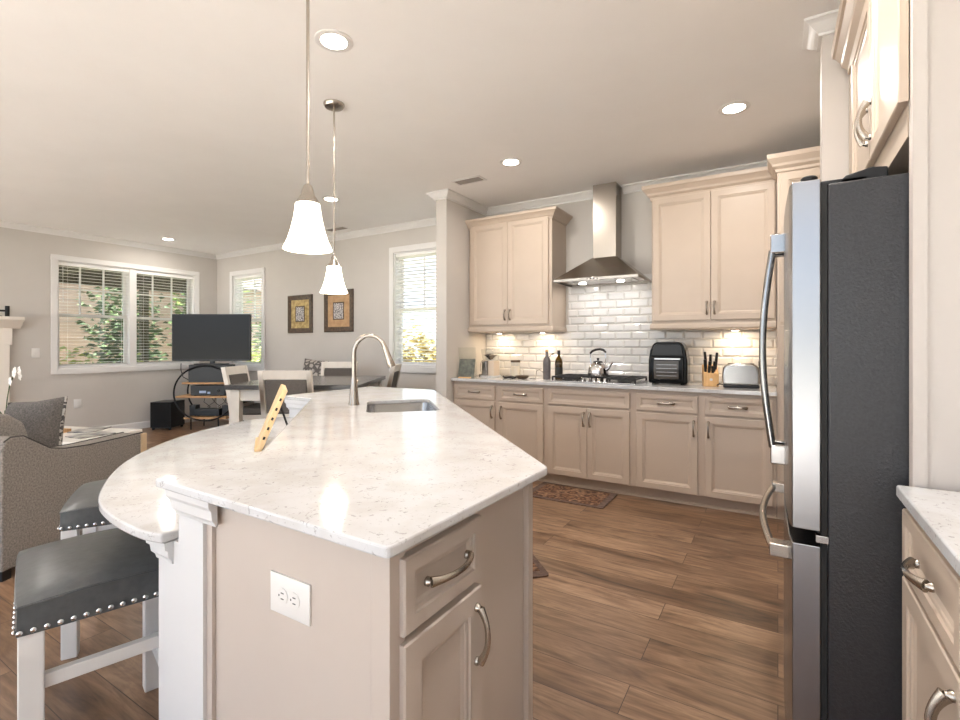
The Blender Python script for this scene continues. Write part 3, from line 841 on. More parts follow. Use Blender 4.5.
# ------------------------------------------------------------------ range hood
t = thing('range_hood', 'stainless chimney range hood above the cooktop', 'range hood', (-1.376, YK-.0005, 0))
hw = .38; z0 = 1.815
mb = MB()
mb.add([(-hw,-.49,z0),(hw,-.49,z0),(hw,0,z0),(-hw,0,z0),(-hw,-.49,z0+.022),(hw,-.49,z0+.022),(hw,0,z0+.022),(-hw,0,z0+.022),
        (-.118,-.205,2.055),(.118,-.205,2.055),(.118,0,2.055),(-.118,0,2.055)],
       [(0,1,5,4),(1,2,6,5),(2,3,7,6),(3,0,4,7),(4,5,9,8),(5,6,10,9),(6,7,11,10),(7,4,8,11),(8,9,10,11)])
mb.box(-hw+.02, hw-.02, -.47, -.02, z0+.012, z0+.014)
mb.build('canopy', 'steel_dark', t, bevel=.003)
MB().box(-.108, .108, -.192, 0, 2.055, H).build('chimney', 'steel_dark', t, bevel=.002)
mb = MB()
for k in range(4): mb.box(.1075, .1085, -.15, -.05, 2.60+k*.018, 2.607+k*.018)
mb.build('vent_slots', 'black', t)
MB().box(-.30, .30, -.40, -.12, z0+.006, z0+.012).build('grease_filter', 'steel', t)
mb = MB()
for k in range(4): mb.lathe([(0, 0), (.006, 0), (.006, .003), (0, .003)], n=12, T=Matrix.Translation((-.06+.03*k, -.49, z0+.011)) @ Matrix.Rotation(R(90), 4, 'X'))
mb.build('control_buttons', 'black', t)
for x in (-.20, .16):
    MB().lathe([(0, .0), (.032, .0), (.034, .005), (0, .005)], (x, -.22, z0+.0005), 20).build('hood_lamp', 'lens', t)
    ld = bpy.data.lights.new('hood_spot', 'AREA'); ld.shape = 'DISK'; ld.size = .06; ld.energy = HOOD_W; ld.color = (1, .97, .93)
    o = bpy.data.objects.new('hood_spot', ld); col.objects.link(o); o.parent = t; o.location = (x, -.22, z0-.004)

# ------------------------------------------------------------------ cooktop and what stands on the counter
t = thing('gas_cooktop', 'stainless gas cooktop with black cast-iron grates in the worktop', 'cooktop', (-1.375, 4.30, .914))
MB().box(-.375, .375, -.225, .235, 0, .010).build('cooktop_plate', 'steel', t, bevel=.004)
for (bx, by, r) in ((-.26, -.09, .035), (-.26, .12, .045), (0, .06, .055), (.26, -.09, .045), (.26, .12, .035)):
    MB().lathe([(r*1.3, .010), (r*1.3, .016), (r, .022), (r*.9, .030), (0, .031)], (bx, by, 0), 18).build('burner', 'iron', t, smooth=True)
for gx in (-.25, 0, .25):
    g = MB(); w = .118
    for sx in (-1, 1): g.box(gx+sx*w-.006, gx+sx*w+.006, -.185 if gx else -.06, .215, .034, .048)
    for yy in ((-.185, -.085, .02, .12, .209) if gx else (-.06, .06, .209)): g.box(gx-w, gx+w, yy-.006, yy+.006, .034, .048)
    g.box(gx-.006, gx+.006, -.185 if gx else -.06, .215, .036, .050)
    for sx in (-1, 1):
        for yy in (-.18 if gx else -.055, .21): g.box(gx+sx*w-.007, gx+sx*w+.007, yy-.007, yy+.007, .010, .036)
    g.build('grate', 'iron', t, bevel=.002)
for k in range(5):
    kx = -.10+.05*k
    MB().lathe([(.020, .010), (.020, .016), (.017, .020), (.016, .036), (.013, .039), (0, .039)], (kx, -.13-.02*(k % 2), 0), 16).build('knob', 'chrome', t, smooth=True)

t = thing('kettle', 'whistling glass and steel kettle with a black handle on the cooktop', 'kettle', (-1.378, 4.29, .9645), -10)
MB().lathe([(.085, 0), (.090, .008), (.091, .03), (.086, .07), (.070, .10), (.045, .118), (.040, .122)], n=28, cap=False).add([], []).build('kettle_body', 'chrome', t, smooth=True)
MB().lathe([(.0, .001), (.084, .001)], n=28, cap=False).build('base_plate', 'steel_dark', t)
MB().lathe([(.043, .121), (.04, .130), (.02, .136), (.008, .138), (.008, .146), (.013, .152), (.010, .160), (0, .161)], n=20).build('lid', 'black', t, smooth=True)
MB().tube([(.072, 0, .05), (.105, 0, .075), (.128, 0, .115), (.145, 0, .128)], [.018, .013, .010, .011], 12).build('spout', 'chrome', t, smooth=True)
MB().tube([(-.066, 0, .10), (-.078, 0, .16), (-.074, 0, .205)], .004, 8).tube([(.066, 0, .10), (.076, 0, .16), (.07, 0, .205)], .004, 8).build('handle_wire', 'chrome', t)
MB().tube([(-.078, 0, .200), (-.055, 0, .222), (-.02, 0, .235), (.02, 0, .240), (.055, 0, .232), (.078, 0, .210)], [.009, .011, .011, .011, .011, .008], 10).build('handle', 'black', t, smooth=True)

t = thing('air_fryer_oven', 'black air fryer oven with a glass door on the worktop', 'air fryer', (-.77, 4.20, .914), 4)
prof = [(-.15, .012), (-.15, .20), (-.138, .28), (-.115, .335), (-.09, .352), (.09, .352), (.115, .335), (.138, .28), (.15, .20), (.15, .012)]
T = Matrix.Rotation(R(90), 4, 'X')
MB().prism([(x, z) for x, z in prof], -.30, -.012, T).build('housing', 'blackgloss', t, bevel=.012)
MB().rings(-.128, .128, .03, .235, [(0, .012), (0, -.004), (.006, -.008), (.016, -.008), (.018, -.006)]).build('oven_door', 'blackgloss', t, smooth=True)
MB().box(-.105, .085, -.0075, -.0062, .05, .200).build('door_window', mat('smoked_glass', (74, 70, 66), .08), t)
mb = MB()
for k in range(4): mb.box(-.085, .07, -.0078, -.0074, .075+.03*k, .078+.03*k)
mb.build('racks', 'steel', t)
MB().box(-.10, .10, -.026, -.010, .207, .222).build('door_handle', 'chrome', t, bevel=.004)
MB().prism([(-.118, .245), (.118, .245), (.105, .318), (.085, .332), (-.085, .332), (-.105, .318)], .008, .018, T).build('control_panel', 'black', t, bevel=.003)
for sx in (-.11, .11):
    for yy in (.03, .27): MB().lathe([(.012, 0), (.014, .012)], (sx, yy, 0), 12).build('foot', 'rubber', t)

t = thing('knife_block', 'light wooden knife block full of black-handled knives', 'knife block', (-.462, 4.30, .914), 12)
mb = MB().prism([(-.06, .0), (.07, .0), (.07, .17), (-.01, .135), (-.06, .105)], -.055, .055, Matrix.Rotation(R(90), 4, 'Z') @ Matrix.Rotation(R(90), 4, 'X'))
mb.build('block', 'bamboo', t, bevel=.003)
MB().lathe([(0, 0), (.011, 0), (.011, .001), (0, .001)], n=18, T=Matrix.Translation((0, -.0602, .055)) @ Matrix.Rotation(R(90), 4, 'X')).build('badge', 'white_plastic', t)
kn = [(-.038, -.035, .10, .125, -.02), (-.030, .0, .13, .16, -.03), (-.01, -.03, .105, .105, 0), (.0, .01, .14, .125, 0), (.022, -.03, .10, .11, .01), (.034, -.005, .12, .165, .03), (.038, .03, .14, .14, .03), (-.014, -.045, .10, .07, 0), (.012, -.047, .10, .07, 0)]
for (kx, ky, kz, L, lean) in kn:
    ptop = (kx+lean*.4, ky-.02, kz+L*.9)
    MB().tube([(kx, ky, kz-.005), ((kx+ptop[0])/2, (ky+ptop[1])/2-.002, (kz+ptop[2])/2), ptop], [.0065, .0085, .0075], 8, flat=1.3).build('knife_handle', 'knife', t, smooth=True)

t = thing('toaster', 'rounded stainless two-slice toaster nearest the refrigerator', 'toaster', (-.245, 4.27, .914), 5)
mb = MB()
prof = [(-.125, .022), (-.130, .09), (-.122, .15), (-.105, .175), (-.07, .186), (.07, .186), (.105, .175), (.122, .15), (.130, .09), (.125, .022)]
mb.prism(prof, -.09, .09, Matrix.Rotation(R(90), 4, 'X'))
mb.build('toaster_shell', 'steel', t, bevel=.018, seg=4)
MB().box(-.122, .122, -.088, .088, .004, .024).build('toaster_base', 'black', t, bevel=.004)
MB().box(-.09, .09, -.045, -.015, .183, .1868).box(-.09, .09, .015, .045, .183, .1868).build('bread_slots', 'black', t)
MB().box(.128, .148, -.02, .02, .105, .120).build('lever', 'black', t, bevel=.003)
MB().tube([(-.118, -.03, .02), (-.15, -.03, .025), (-.165, -.02, .012)], .005, 8).build('cord', 'black', t)
tag(MB().tube([(-.128, 4.60, 1.03), (-.130, 4.585, 1.085), (-.122, 4.60, 1.10)], [.004, .006, .014], 8).tube([(-.122, 4.600, 1.10), (-.122, YK-.008, 1.10)], .016, 10).build('power_plug', 'black', smooth=True),
    'black power plug in the tiles above the toaster', 'plug')

def lathe_thing(name, label, cat, loc, parts):
    t = thing(name, label, cat, loc)
    for pn, prof, m, cap in parts: MB().lathe(prof, n=24, cap=cap).build(pn, m, t, smooth=True)
    return t
t = lathe_thing('oil_bottle', 'grey wrapped bottle with a thin pour spout on the worktop', 'bottle', (-1.905, 4.36, .914),
    [('bottle_body', [(.034, 0), (.037, .004), (.037, .17), (.030, .195), (.015, .215), (.013, .255), (.015, .257), (.015, .268), (0, .268)], 'grey_bottle', True),
     ('cap', [(.0155, .262), (.0155, .282), (0, .283)], 'bamboo', True)])
MB().tube([(.012, -.002, .20), (.035, -.002, .218), (.052, -.002, .238)], [.003, .003, .003], 8).tube([(.052, -.002, .238), (.072, -.002, .243)], [.007, .008], 8).build('spout', 'black', t)
lathe_thing('olive_oil_bottle', 'amber olive oil bottle with a dark cap beside the cooktop', 'bottle', (-1.79, 4.38, .914),
    [('bottle_body', [(.034, 0), (.037, .004), (.037, .16), (.030, .19), (.014, .215), (.0125, .245)], 'greenglass', True),
     ('oil', [(.030, .006), (.034, .009), (.034, .14), (0, .14)], mat('olive_oil', (120, 98, 28), .15), True),
     ('label_band', [(.0373, .03), (.0373, .115)], mat('bottle_label', (40, 38, 30), .5), False),
     ('cap', [(.014, .24), (.0145, .275), (0, .276)], 'black', True)])
t = lathe_thing('canister', 'clear glass canister with a brown lid on the worktop', 'jar', (-2.275, 4.42, .914),
    [('jar_body', [(.044, 0), (.046, .004), (.046, .15)], 'glass', True), ('contents', [(.038, .005), (.042, .008), (.042, .11), (0, .112)], mat('flour', (232, 222, 206), .9), True),
     ('lid', [(.05, .15), (.05, .168), (.046, .172), (0, .172)], 'picframe', True)])
def bowl_thing(name, label, cat, loc, m, r, h):
    t = thing(name, label, cat, loc)
    MB().lathe([(r*.5, 0), (r*.8, h*.35), (r, h), (r*.94, h), (r*.74, h*.42), (r*.4, h*.12), (0, h*.1)], n=24).build('bowl', m, t, smooth=True); return t
tag(MB().tube([(-2.30+.03*math.cos(a*.9)+.012*a*.35, 4.24+.03*math.sin(a*.9), .925+.006*math.sin(a*2.1)) for a in range(0, 26)], .010, 8).build('coiled_cable', 'black', smooth=True),
    'coiled dark cable lying in front of the glass canister', 'cable')
bowl_thing('trinket_dish', 'small shallow dark brown dish right of the glass canister', 'dish', (-2.11, 4.24, .914), 'picframe', .07, .03)
tag(MB().tube([(-2.04, 4.26, .918), (-1.995, 4.30, .918), (-1.995, 4.32, .99), (-1.975, 4.34, 1.0), (-1.955, 4.36, .985), (-1.947, 4.40, .95), (-1.945, 4.40, .918)], .0028, 6).build('phone_cord', 'black', smooth=True),
    'thin dark cord looping up beside the grey bottle', 'cord')
# food processor
t = thing('food_processor', 'cream and grey food processor with a clear funnel bowl', 'food processor', (-2.515, 4.33, .914), 0)
MB().prism(rounded([(-.085, -.08), (.085, -.08), (.085, .08), (-.085, .08)], .03), .0, .015).build('processor_base', 'white_plastic', t, bevel=.004)
MB().prism(rounded([(-.0, -.065), (.075, -.065), (.075, .065), (-.0, .065)], .02), .015, .165).build('motor_housing', mat('cream_plastic', (222, 206, 186), .35), t, bevel=.006)
MB().lathe([(.042, .015), (.046, .02), (.046, .155), (.04, .16), (0, .16)], (-.045, -.01, 0), 24).build('juice_cup', 'steel', t, smooth=True)
MB().lathe([(.07, .165), (.085, .19), (.098, .27), (.098, .275)], n=28, cap=False).build('bowl', 'glass', t, smooth=True)
MB().lathe([(.0, .172), (.02, .18), (.045, .205), (.075, .225), (.03, .235), (.0, .24)], n=20).build('blade_disc', 'steel', t, smooth=True)
MB().lathe([(.098, .272), (.1, .28), (.06, .288), (0, .29)], n=24, cap=False).build('bowl_lid', 'glass', t, smooth=True)
# things in the partition corner
t = thing('slate_board', 'small grey-green slate board leaning in the corner of the worktop', 'board', (-2.63, 4.04, .914), 10)
T = Matrix.Translation((0, .0, .003)) @ Matrix.Rotation(R(-14), 4, 'X')
MB().box(-.085, .085, -.006, .006, .0, .19, T).build('board', 'slate', t, bevel=.003)
MB().box(-.07, .06, -.03, -.006, 0, .012).build('rest', 'bamboo', t, bevel=.002)
MB().tube([(-.05, .025, .10), (-.05, .085, .004), (.05, .085, .004), (.05, .025, .10)], .003, 6).build('stand', 'blackmetal', t)
t = thing('glass_board', 'clear glass cutting board propped against the partition wall', 'cutting board', (-2.725, 4.25, .914), 0)
T = Matrix.Translation((0, 0, .001)) @ Matrix.Rotation(R(5), 4, 'Y').inverted()
MB().box(-.004, .004, -.16, .16, .002, .30, T).build('pane', 'glass', t, bevel=.002)
tag(MB().tube([(-2.655+.04*math.cos(a), 4.42, .93+.075*(1+math.sin(a))) for a in [2*PI*k/24 for k in range(24)]], .003, 6, closed=True).box(-2.695, -2.615, 4.39, 4.45, .9145, .932).build('ring_stand', 'nickel', smooth=True),
    'thin metal ring on a small foot behind the slate board', 'stand')

# ------------------------------------------------------------------ mats
def floor_mat_thing(label, pts, group):
    t = thing('kitchen_mat', label, 'mat', (0, 0, 0), 0, group)
    c = [sum(p[0] for p in pts)/4, sum(p[1] for p in pts)/4]
    MB().prism(rounded(pts, .03), .0, .008).build('mat_border', 'rug_edge', t)
    ins = [(c[0]+(p[0]-c[0])*.84, c[1]+(p[1]-c[1])*.84) for p in pts]
    MB().prism(ins, .008, .0095).build('mat_field', 'rug', t)
floor_mat_thing('patterned brown mat on the floor below the cooktop', [(-1.80, 3.62), (-1.13, 3.63), (-1.13, 4.05), (-1.80, 4.05)], 'kitchen mats')
floor_mat_thing('patterned brown mat with one corner showing past the island', [(-1.045, 2.435), (-1.36, 2.12), (-1.90, 2.66), (-1.585, 2.975)], 'kitchen mats')

# ------------------------------------------------------------------ pendants, recessed lights, vents
def pendant(label, x, y, zb):
    t = thing('pendant_light', label, 'light', (x, y, H), 0, 'pendants over the island')
    MB().lathe([(.0, -.03), (.02, -.03), (.055, -.022), (.064, -.008), (.064, 0), (0, 0)], n=28).build('canopy', 'nickel', t, smooth=True)
    q = zb-H
    MB().tube([(0, 0, -.028), (0, 0, q+.23)], .0058, 10).build('rod', 'nickel', t, smooth=True)
    MB().lathe([(.0065, q+.235), (.014, q+.228), (.019, q+.215), (.023, q+.195), (.036, q+.176), (.040, q+.163), (0, q+.163)], n=24).build('socket_cap', 'nickel', t, smooth=True)
    pr = [(.035, .166), (.042, .162), (.0445, .14), (.049, .11), (.057, .075), (.069, .035), (.083, .004), (.0845, 0), (.081, 0), (.066, .037), (.054, .077), (.046, .11), (.0415, .14), (.039, .160), (.035, .163)]
    MB().lathe([(r, z+q) for r, z in pr], n=36, cap=False).build('lamp_shade', 'shade', t, smooth=True)
    MB().blob((0, 0, q+.09), .024, .024, .036, 1, 14, 10).build('bulb', 'lens', t, smooth=True)
    ld = bpy.data.lights.new('pendant_lamp', 'POINT'); ld.energy = POINT_W; ld.shadow_soft_size = .03; ld.color = WARM
    o = bpy.data.objects.new('pendant_lamp', ld); col.objects.link(o); o.parent = t; o.location = (0, 0, q-.012)
pendant('nearer bell-shaped white glass pendant, its rod leaving the top of the picture', -1.43, 1.165, 1.586)
pendant('farther bell-shaped white glass pendant with its round ceiling canopy showing', -2.352, 2.114, 1.567)

def downlight(label, x, y, seen=True, k=1.0):
    t = thing('ceiling_light', label, 'light', (x, y, H), 0, 'recessed ceiling lights')
    MB().lathe([(.062, -.004), (.085, -.006), (.092, -.003), (.092, 0), (.062, 0)], n=32, cap=False).build('trim_ring', 'white', t, smooth=True)
    MB().lathe([(0, -.0045), (.063, -.0045), (.063, -.001), (0, -.001)], n=32).build('light_lens', 'lens', t)
    ld = bpy.data.lights.new('recessed_lamp', 'AREA'); ld.shape = 'DISK'; ld.size = .12; ld.energy = DOWN_W*k; ld.color = (1, .94, .88)
    o = bpy.data.objects.new('recessed_lamp', ld); col.objects.link(o); o.parent = t; o.location = (0, 0, -.008)
downlight('large round recessed light near the top, right of the nearer pendant rod', -1.863, 1.674)
downlight('round recessed light in front of the right wall cabinet', -.236, 3.465)
downlight('round recessed light in front of the range hood, left of it', -1.865, 3.542)
downlight('round recessed light seen beside the farther pendant rod', -3.92, 3.483)
downlight('round recessed light above the wide living room window', -7.387, 3.604)
downlight('round recessed light just outside the left edge, glowing on the ceiling', -5.67, 1.25)
downlight('added round recessed light above the camera, outside the frame', -.12, 1.5, k=2.0)  # unseen lamp, added and strengthened to brighten the island's right side

def vent(label, x, y, w, d, rz):
    t = thing('ceiling_vent', label, 'vent', (x, y, H), rz)
    m = MB(); m.box(-w/2, w/2, -d/2, -d/2+.02, -.006, 0); m.box(-w/2, w/2, d/2-.02, d/2, -.006, 0); m.box(-w/2, -w/2+.02, -d/2+.02, d/2-.02, -.006, 0); m.box(w/2-.02, w/2, -d/2+.02, d/2-.02, -.006, 0)
    m.build('vent_frame', 'white', t)
    MB().box(-w/2+.02, w/2-.02, -d/2+.02, d/2-.02, -.0015, 0).build('vent_backing', 'vent_dark', t)
    m = MB(); n = 7
    for k in range(n):
        yy = -d/2+.03+(d-.06)*k/(n-1)
        m.box(-w/2+.02, w/2-.02, -.001, .001, -.006, .004, Matrix.Translation((0, yy, -.003)) @ Matrix.Rotation(R(40), 4, 'X'))
    m.build('louvres', 'vent_grey', t)
vent('white ceiling vent near the partition wall and left wall cabinet', -2.40, 3.74, .30, .14, 0)
vent('grey ceiling vent seen behind the farther pendant rod', -4.87, 4.42, .35, .14, 0)

# ------------------------------------------------------------------ living room
def picture(label, x0, x1, z0, z1, matm, tint):
    t = thing('framed_picture', label, 'picture', ((x0+x1)/2, YB, (z0+z1)/2), 0, 'framed prints on the far wall')
    w, h = (x1-x0), (z1-z0); f = .075
    MB().sweep([(0, 0), (0, .018), (.012, .03), (.045, .022), (.07, .012), (.07, 0)], [(-w/2, -h/2), (-w/2, h/2), (w/2, h/2), (w/2, -h/2)], closed=True).build('frame', 'picframe', t, smooth=True).rotation_euler = (R(90), 0, 0)
    MB().box(-w/2+.06, w/2-.06, -.010, -.002, -h/2+.06, h/2-.06).build('mat_board', matm, t)
    MB().rings(-w*.19, w*.19, -h*.21, h*.21, [(0, -.010), (0, -.014), (.012, -.016), (.016, -.013)]).build('inner_frame', 'picframe', t)
    MB().box(-w*.19+.016, w*.19-.016, -.0142, -.0128, -h*.21+.016, h*.21-.016).build('print', tint, t)
picture('left of the two dark-framed prints, with a mottled gold mat', -6.19, -5.66, 1.41, 1.96, 'mat_gold', 'art_cream')
picture('right of the two dark-framed prints, with a tan mat', -5.41, -4.85, 1.415, 1.99, 'mat_tan', 'art_cream')

# TV corner, all turned towards the room
RZ = 31.4
def loc(base, dx, dy, dz=0):
    c, s_ = math.cos(R(RZ)), math.sin(R(RZ)); return (base[0]+dx*c-dy*s_, base[1]+dx*s_+dy*c, dz)
TC = (-7.23, 4.13)
t = thing('tv_stand', 'round black metal TV stand with three oak shelves', 'tv stand', (TC[0], TC[1], 0), RZ)
for yy in (-.17, .17):
    MB().tube([(.45*math.cos(a), yy, .53+.40*math.sin(a)) for a in [2*PI*k/48 for k in range(48)]], .012, 8, closed=True).build('ring', 'blackmetal', t, smooth=True)
for z, w in ((.675, .68), (.475, .86), (.165, .62)):
    MB().box(-w/2, w/2, -.165, .165, z-.014, z+.014).build('shelf', 'oak', t, bevel=.003)
for x in (-.2, .2, .40):
    for yy in (-.17, .17):
        zt = .53-.40*math.sqrt(max(0, 1-(x/.45)**2))
        MB().tube([(x, yy, 0), (x, yy, zt)], .010, 8).build('leg', 'blackmetal', t)
b = loc(TC, .03, -.02)
tag(MB().box(-.28, .28, -.13, .13, 0, .255).build('av_box', 'black', bevel=.006), 'large black equipment box under the television', 'speaker')
o = col.objects['av_box']; o.location = (b[0], b[1], .689); o.rotation_euler = (0, 0, R(RZ)); o.name = 'center_speaker'
b = loc(TC, .01, .0)
t = thing('television', 'black flat-screen television in the corner between the windows', 'television', (b[0], b[1], .9445), RZ)
MB().prism(rounded([(-.22, -.11), (.22, -.11), (.22, .11), (-.22, .11)], .04), 0, .014).build('tv_base', 'black', t, bevel=.003)
MB().box(-.03, .03, .0, .035, .014, .10).build('tv_neck', 'black', t)
MB().box(-.585, .585, -.02, .03, .052, .752).build('tv_bezel', 'black', t, bevel=.006)
MB().box(-.572, .572, -.0212, -.0195, .075, .740).build('screen', 'screen', t)
def avbox(name, label, cat, dx, dy, z, w, d, h, m='black'):
    p = loc(TC, dx, dy, z); t = thing(name, label, cat, p, RZ)
    MB().box(-w/2, w/2, -d/2, d/2, .006, h).build('housing', m, t, bevel=.004)
    k = MB()
    for sx in (-1, 1): k.box(sx*w*.38-.012, sx*w*.38+.012, -d/2+.01, d/2-.01, 0, .007)
    k.build('feet', 'rubber', t)
    return t
t = avbox('av_receiver', 'black audio receiver with a lit display on the middle oak shelf', 'receiver', .02, 0, .489, .50, .26, .15)
MB().box(-.12, -.02, -.1315, -.13, .04, .075).box(.0, .04, -.1315, -.13, .03, .06).build('display', mat('display_glow', (150, 165, 190), .3, emis=(150, 170, 200), estr=.12), t)
MB().lathe([(.02, 0), (.019, .012), (0, .012)], n=16, T=Matrix.Translation((.16, -.13, .075)) @ Matrix.Rotation(R(90), 4, 'X')).build('dial', 'blackgloss', t)
avbox('small_speaker', 'low black speaker bar lying on the bottom oak shelf', 'speaker', -.02, 0, .179, .36, .14, .11)
avbox('small_speaker', 'small black cube speaker right on the bottom oak shelf', 'speaker', .24, .02, .179, .11, .12, .16)
avbox('small_speaker', 'small black cube speaker left on the bottom oak shelf', 'speaker', -.255, .02, .179, .09, .12, .16)
m = MB()
for k in range(6):
    x = -.14+.08*k; sgn = 1 if k % 2 else -1
    m.tube([loc(TC, x, .10, .46), loc(TC, x+.04*sgn, .13, .37), loc(TC, x-.06*sgn, .12, .30), loc(TC, x+.05, .11, .24)], .005, 6)
tag(m.build('cable_bundle', 'black', smooth=True), 'tangle of black cables hanging behind the middle oak shelf', 'cables', kind='stuff')
tag(MB().tube([loc(TC, -.46, .02, .96), loc(TC, -.45, 0, .86), loc(TC, -.40, -.03, .76), loc(TC, -.30, -.02, .70)], .006, 8).build('tv_cable', 'black', smooth=True), 'thin black cable hanging left under the television', 'cable')
p = (-7.73, 3.77)
t = thing('subwoofer', 'black cube subwoofer standing on the floor left of the TV stand', 'subwoofer', (p[0], p[1], 0), RZ)
MB().box(-.15, .15, -.17, .17, .03, .405).build('cabinet_box', 'black', t, bevel=.006)
MB().box(-.14, .14, -.176, -.171, .045, .40).build('grille', mat('grille_cloth', (16, 16, 17), .95), t)
for sx in (-.12, .12):
    for yy in (-.14, .14): MB().lathe([(.016, 0), (.02, .03)], (sx, yy, 0), 12).build('foot', 'rubber', t)

# fireplace mantel
t = thing('fireplace_mantel', 'white fireplace mantel at the left edge', 'mantel', (XL, 1.5, 0))
MB().sweep([(0, 1.44), (.06, 1.44), (.075, 1.46), (.12, 1.48), (.135, 1.51), (.19, 1.535), (.20, 1.545), (.20, 1.58), (0, 1.58)], [(.001, -.72), (.001, .69)], side=1).build('mantel_shelf', 'mantel', t, smooth=True)
MB().box(.001, .08, -.70, .61, 1.24, 1.44).build('frieze', 'mantel', t, bevel=.004)
for a, b in ((.42, .58), (-.67, -.51)): MB().box(.001, .10, a, b, 0, 1.26).build('pilaster', 'mantel', t, bevel=.004)
MB().box(.001, .06, -.50, .41, 0, 1.24).build('firebox', 'black', t)
t = thing('candle_holder', 'black metal candle holder standing on the mantel shelf', 'candle holder', (XL+.11, 1.96, 1.58))
MB().lathe([(.05, 0), (.05, .008), (.008, .014), (.008, .10), (0, .10)], n=16).build('base', 'blackmetal', t, smooth=True)
MB().tube([(0, -.16, .07), (0, .085, .07)], .011, 8).build('arm', 'blackmetal', t)
MB().lathe([(.022, .0), (.022, .13), (0, .13)], (0, .095, 0), 12).build('cup', 'blackmetal', t)

# armchair seen from behind: local x across (to the left in the picture), y forward
t = thing('armchair', 'grey tweed armchair with swooping arms at the left edge', 'armchair', (-3.44, .87, 0), 30)
armp = [(0, .06), (0, .70), (.015, .735), (.05, .755), (.12, .75), (.20, .70), (.28, .65), (.38, .626), (.55, .612), (.80, .607), (1.02, .605), (1.035, .59), (1.035, .06)]
def arm(x0, x1):
    T = Matrix(((0, 0, 1, 0), (1, 0, 0, 0), (0, 1, 0, 0), (0, 0, 0, 1)))
    o = MB().prism(armp, x0, x1, T).build('arm', 'tweed', t, bevel=.02, seg=3)
    pp = MB()
    for xx in (x0+.006, x1-.006): pp.tube([(xx, a, b+.001) for a, b in armp[2:12]], .004, 6)
    pp.build('piping', 'piping', o, smooth=True)
arm(-.15, 0); arm(-.88, -.73)
T = Matrix(((0, 0, 1, 0), (1, 0, 0, 0), (0, 1, 0, 0), (0, 0, 0, 1)))
MB().prism([(.02, .06), (-.03, .80), (.0, .855), (.08, .872), (.19, .86), (.28, .80), (.33, .66), (.36, .50), (.36, .06)], -.735, -.145, T).build('backrest', 'tweed', t, bevel=.03, seg=3)
MB().box(-.735, -.145, .365, 1.0, .07, .30).build('seat_frame', 'tweed', t, bevel=.01)
MB().prism([(.365, .30), (1.03, .30), (1.05, .38), (1.03, .47), (.365, .45)], -.72, -.16, T).build('seat_cushion', 'tweed', t, bevel=.03, seg=3)
for xx in (-.84, -.05):
    for yy in (.05, .98): MB().box(xx-.025, xx+.025, yy-.025, yy+.025, 0, .062).build('leg', 'black', t)
MB().box(-.03, .012, 1.0, 1.05, .0, .60).build('arm_front', mat('pale_beige', (206, 180, 148), .5), t, bevel=.004)  # pale strip at the front end of the arm

def pillow(name, label, loc_, rot, w, h, d, m, trim=None):
    t = thing(name, label, 'pillow', loc_); t.rotation_euler = rot
    k = MB(); n = 14; vs = []; fs = []
    for s_ in (-1, 1):
        for j in range(n+1):
            for i in range(n+1):
                u = -1+2*i/n; v = -1+2*j/n
                th = d/2*((1-u**4)*(1-v**4))**.55
                pin = 1-.06*(1-abs(v))*abs(u)**3 ; pin2 = 1-.06*(1-abs(u))*abs(v)**3
                vs.append((u*w/2*pin, s_*th, v*h/2*pin2))
    N = (n+1)**2
    for s_ in (0, 1):
        for j in range(n):
            for i in range(n): q = s_*N+j*(n+1)+i; fs.append((q, q+1, q+n+2, q+n+1))
    k.add(vs, fs); c = k.build('cushion', m, t, smooth=True)
    if trim:
        e = [vs[j*(n+1)+n] for j in range(0, n+1)]
        MB().tube(e, .009, 6).build('trim', trim, c, smooth=True)
    return t
pillow('throw_pillow', 'charcoal throw pillow with a striped edge on the armchair', (-4.10, 1.185, .68), (R(-16), R(-6), R(36)), .36, .43, .15, 'pillow', 'zig')
# coffee table with marble-white top
t = thing('coffee_table', 'low white-topped coffee table behind the armchair', 'coffee table', (-5.60, 1.72, 0), 20)
MB().box(-.68, .68, -.32, .32, .415, .455).build('tabletop', 'ceramic', t, bevel=.008)
for sx in (-1, 1):
    for sy in (-1, 1): MB().box(sx*.62-.025, sx*.62+.025, sy*.26-.025, sy*.26+.025, 0, .416).build('leg', 'oak', t, bevel=.003)
MB().box(-.60, .60, -.25, .25, .12, .14).build('shelf', 'oak', t, bevel=.003)
t = thing('tray', 'brown wooden tray on the coffee table', 'tray', (-5.62, 1.66, .4555), 20)
MB().box(-.20, .20, -.11, .11, 0, .012).build('tray_base', 'oak', t)
MB().sweep([(0, 0), (.01, 0), (.01, .03), (0, .03)], [(-.20, -.11), (.20, -.11), (.20, .11), (-.20, .11)], closed=True).build('tray_rim', 'oak', t)
for k, (x, y, r) in enumerate(((-5.10, 1.86, 8), (-5.42, 1.97, 40))):
    t = thing('magazine', ('right of the two magazines lying on the coffee table', 'left of the two magazines lying on the coffee table')[k], 'magazine', (x, y, .4555), r, 'magazines on the coffee table')
    MB().box(-.105, .105, -.14, .14, 0, .008).build('cover', 'paper', t)
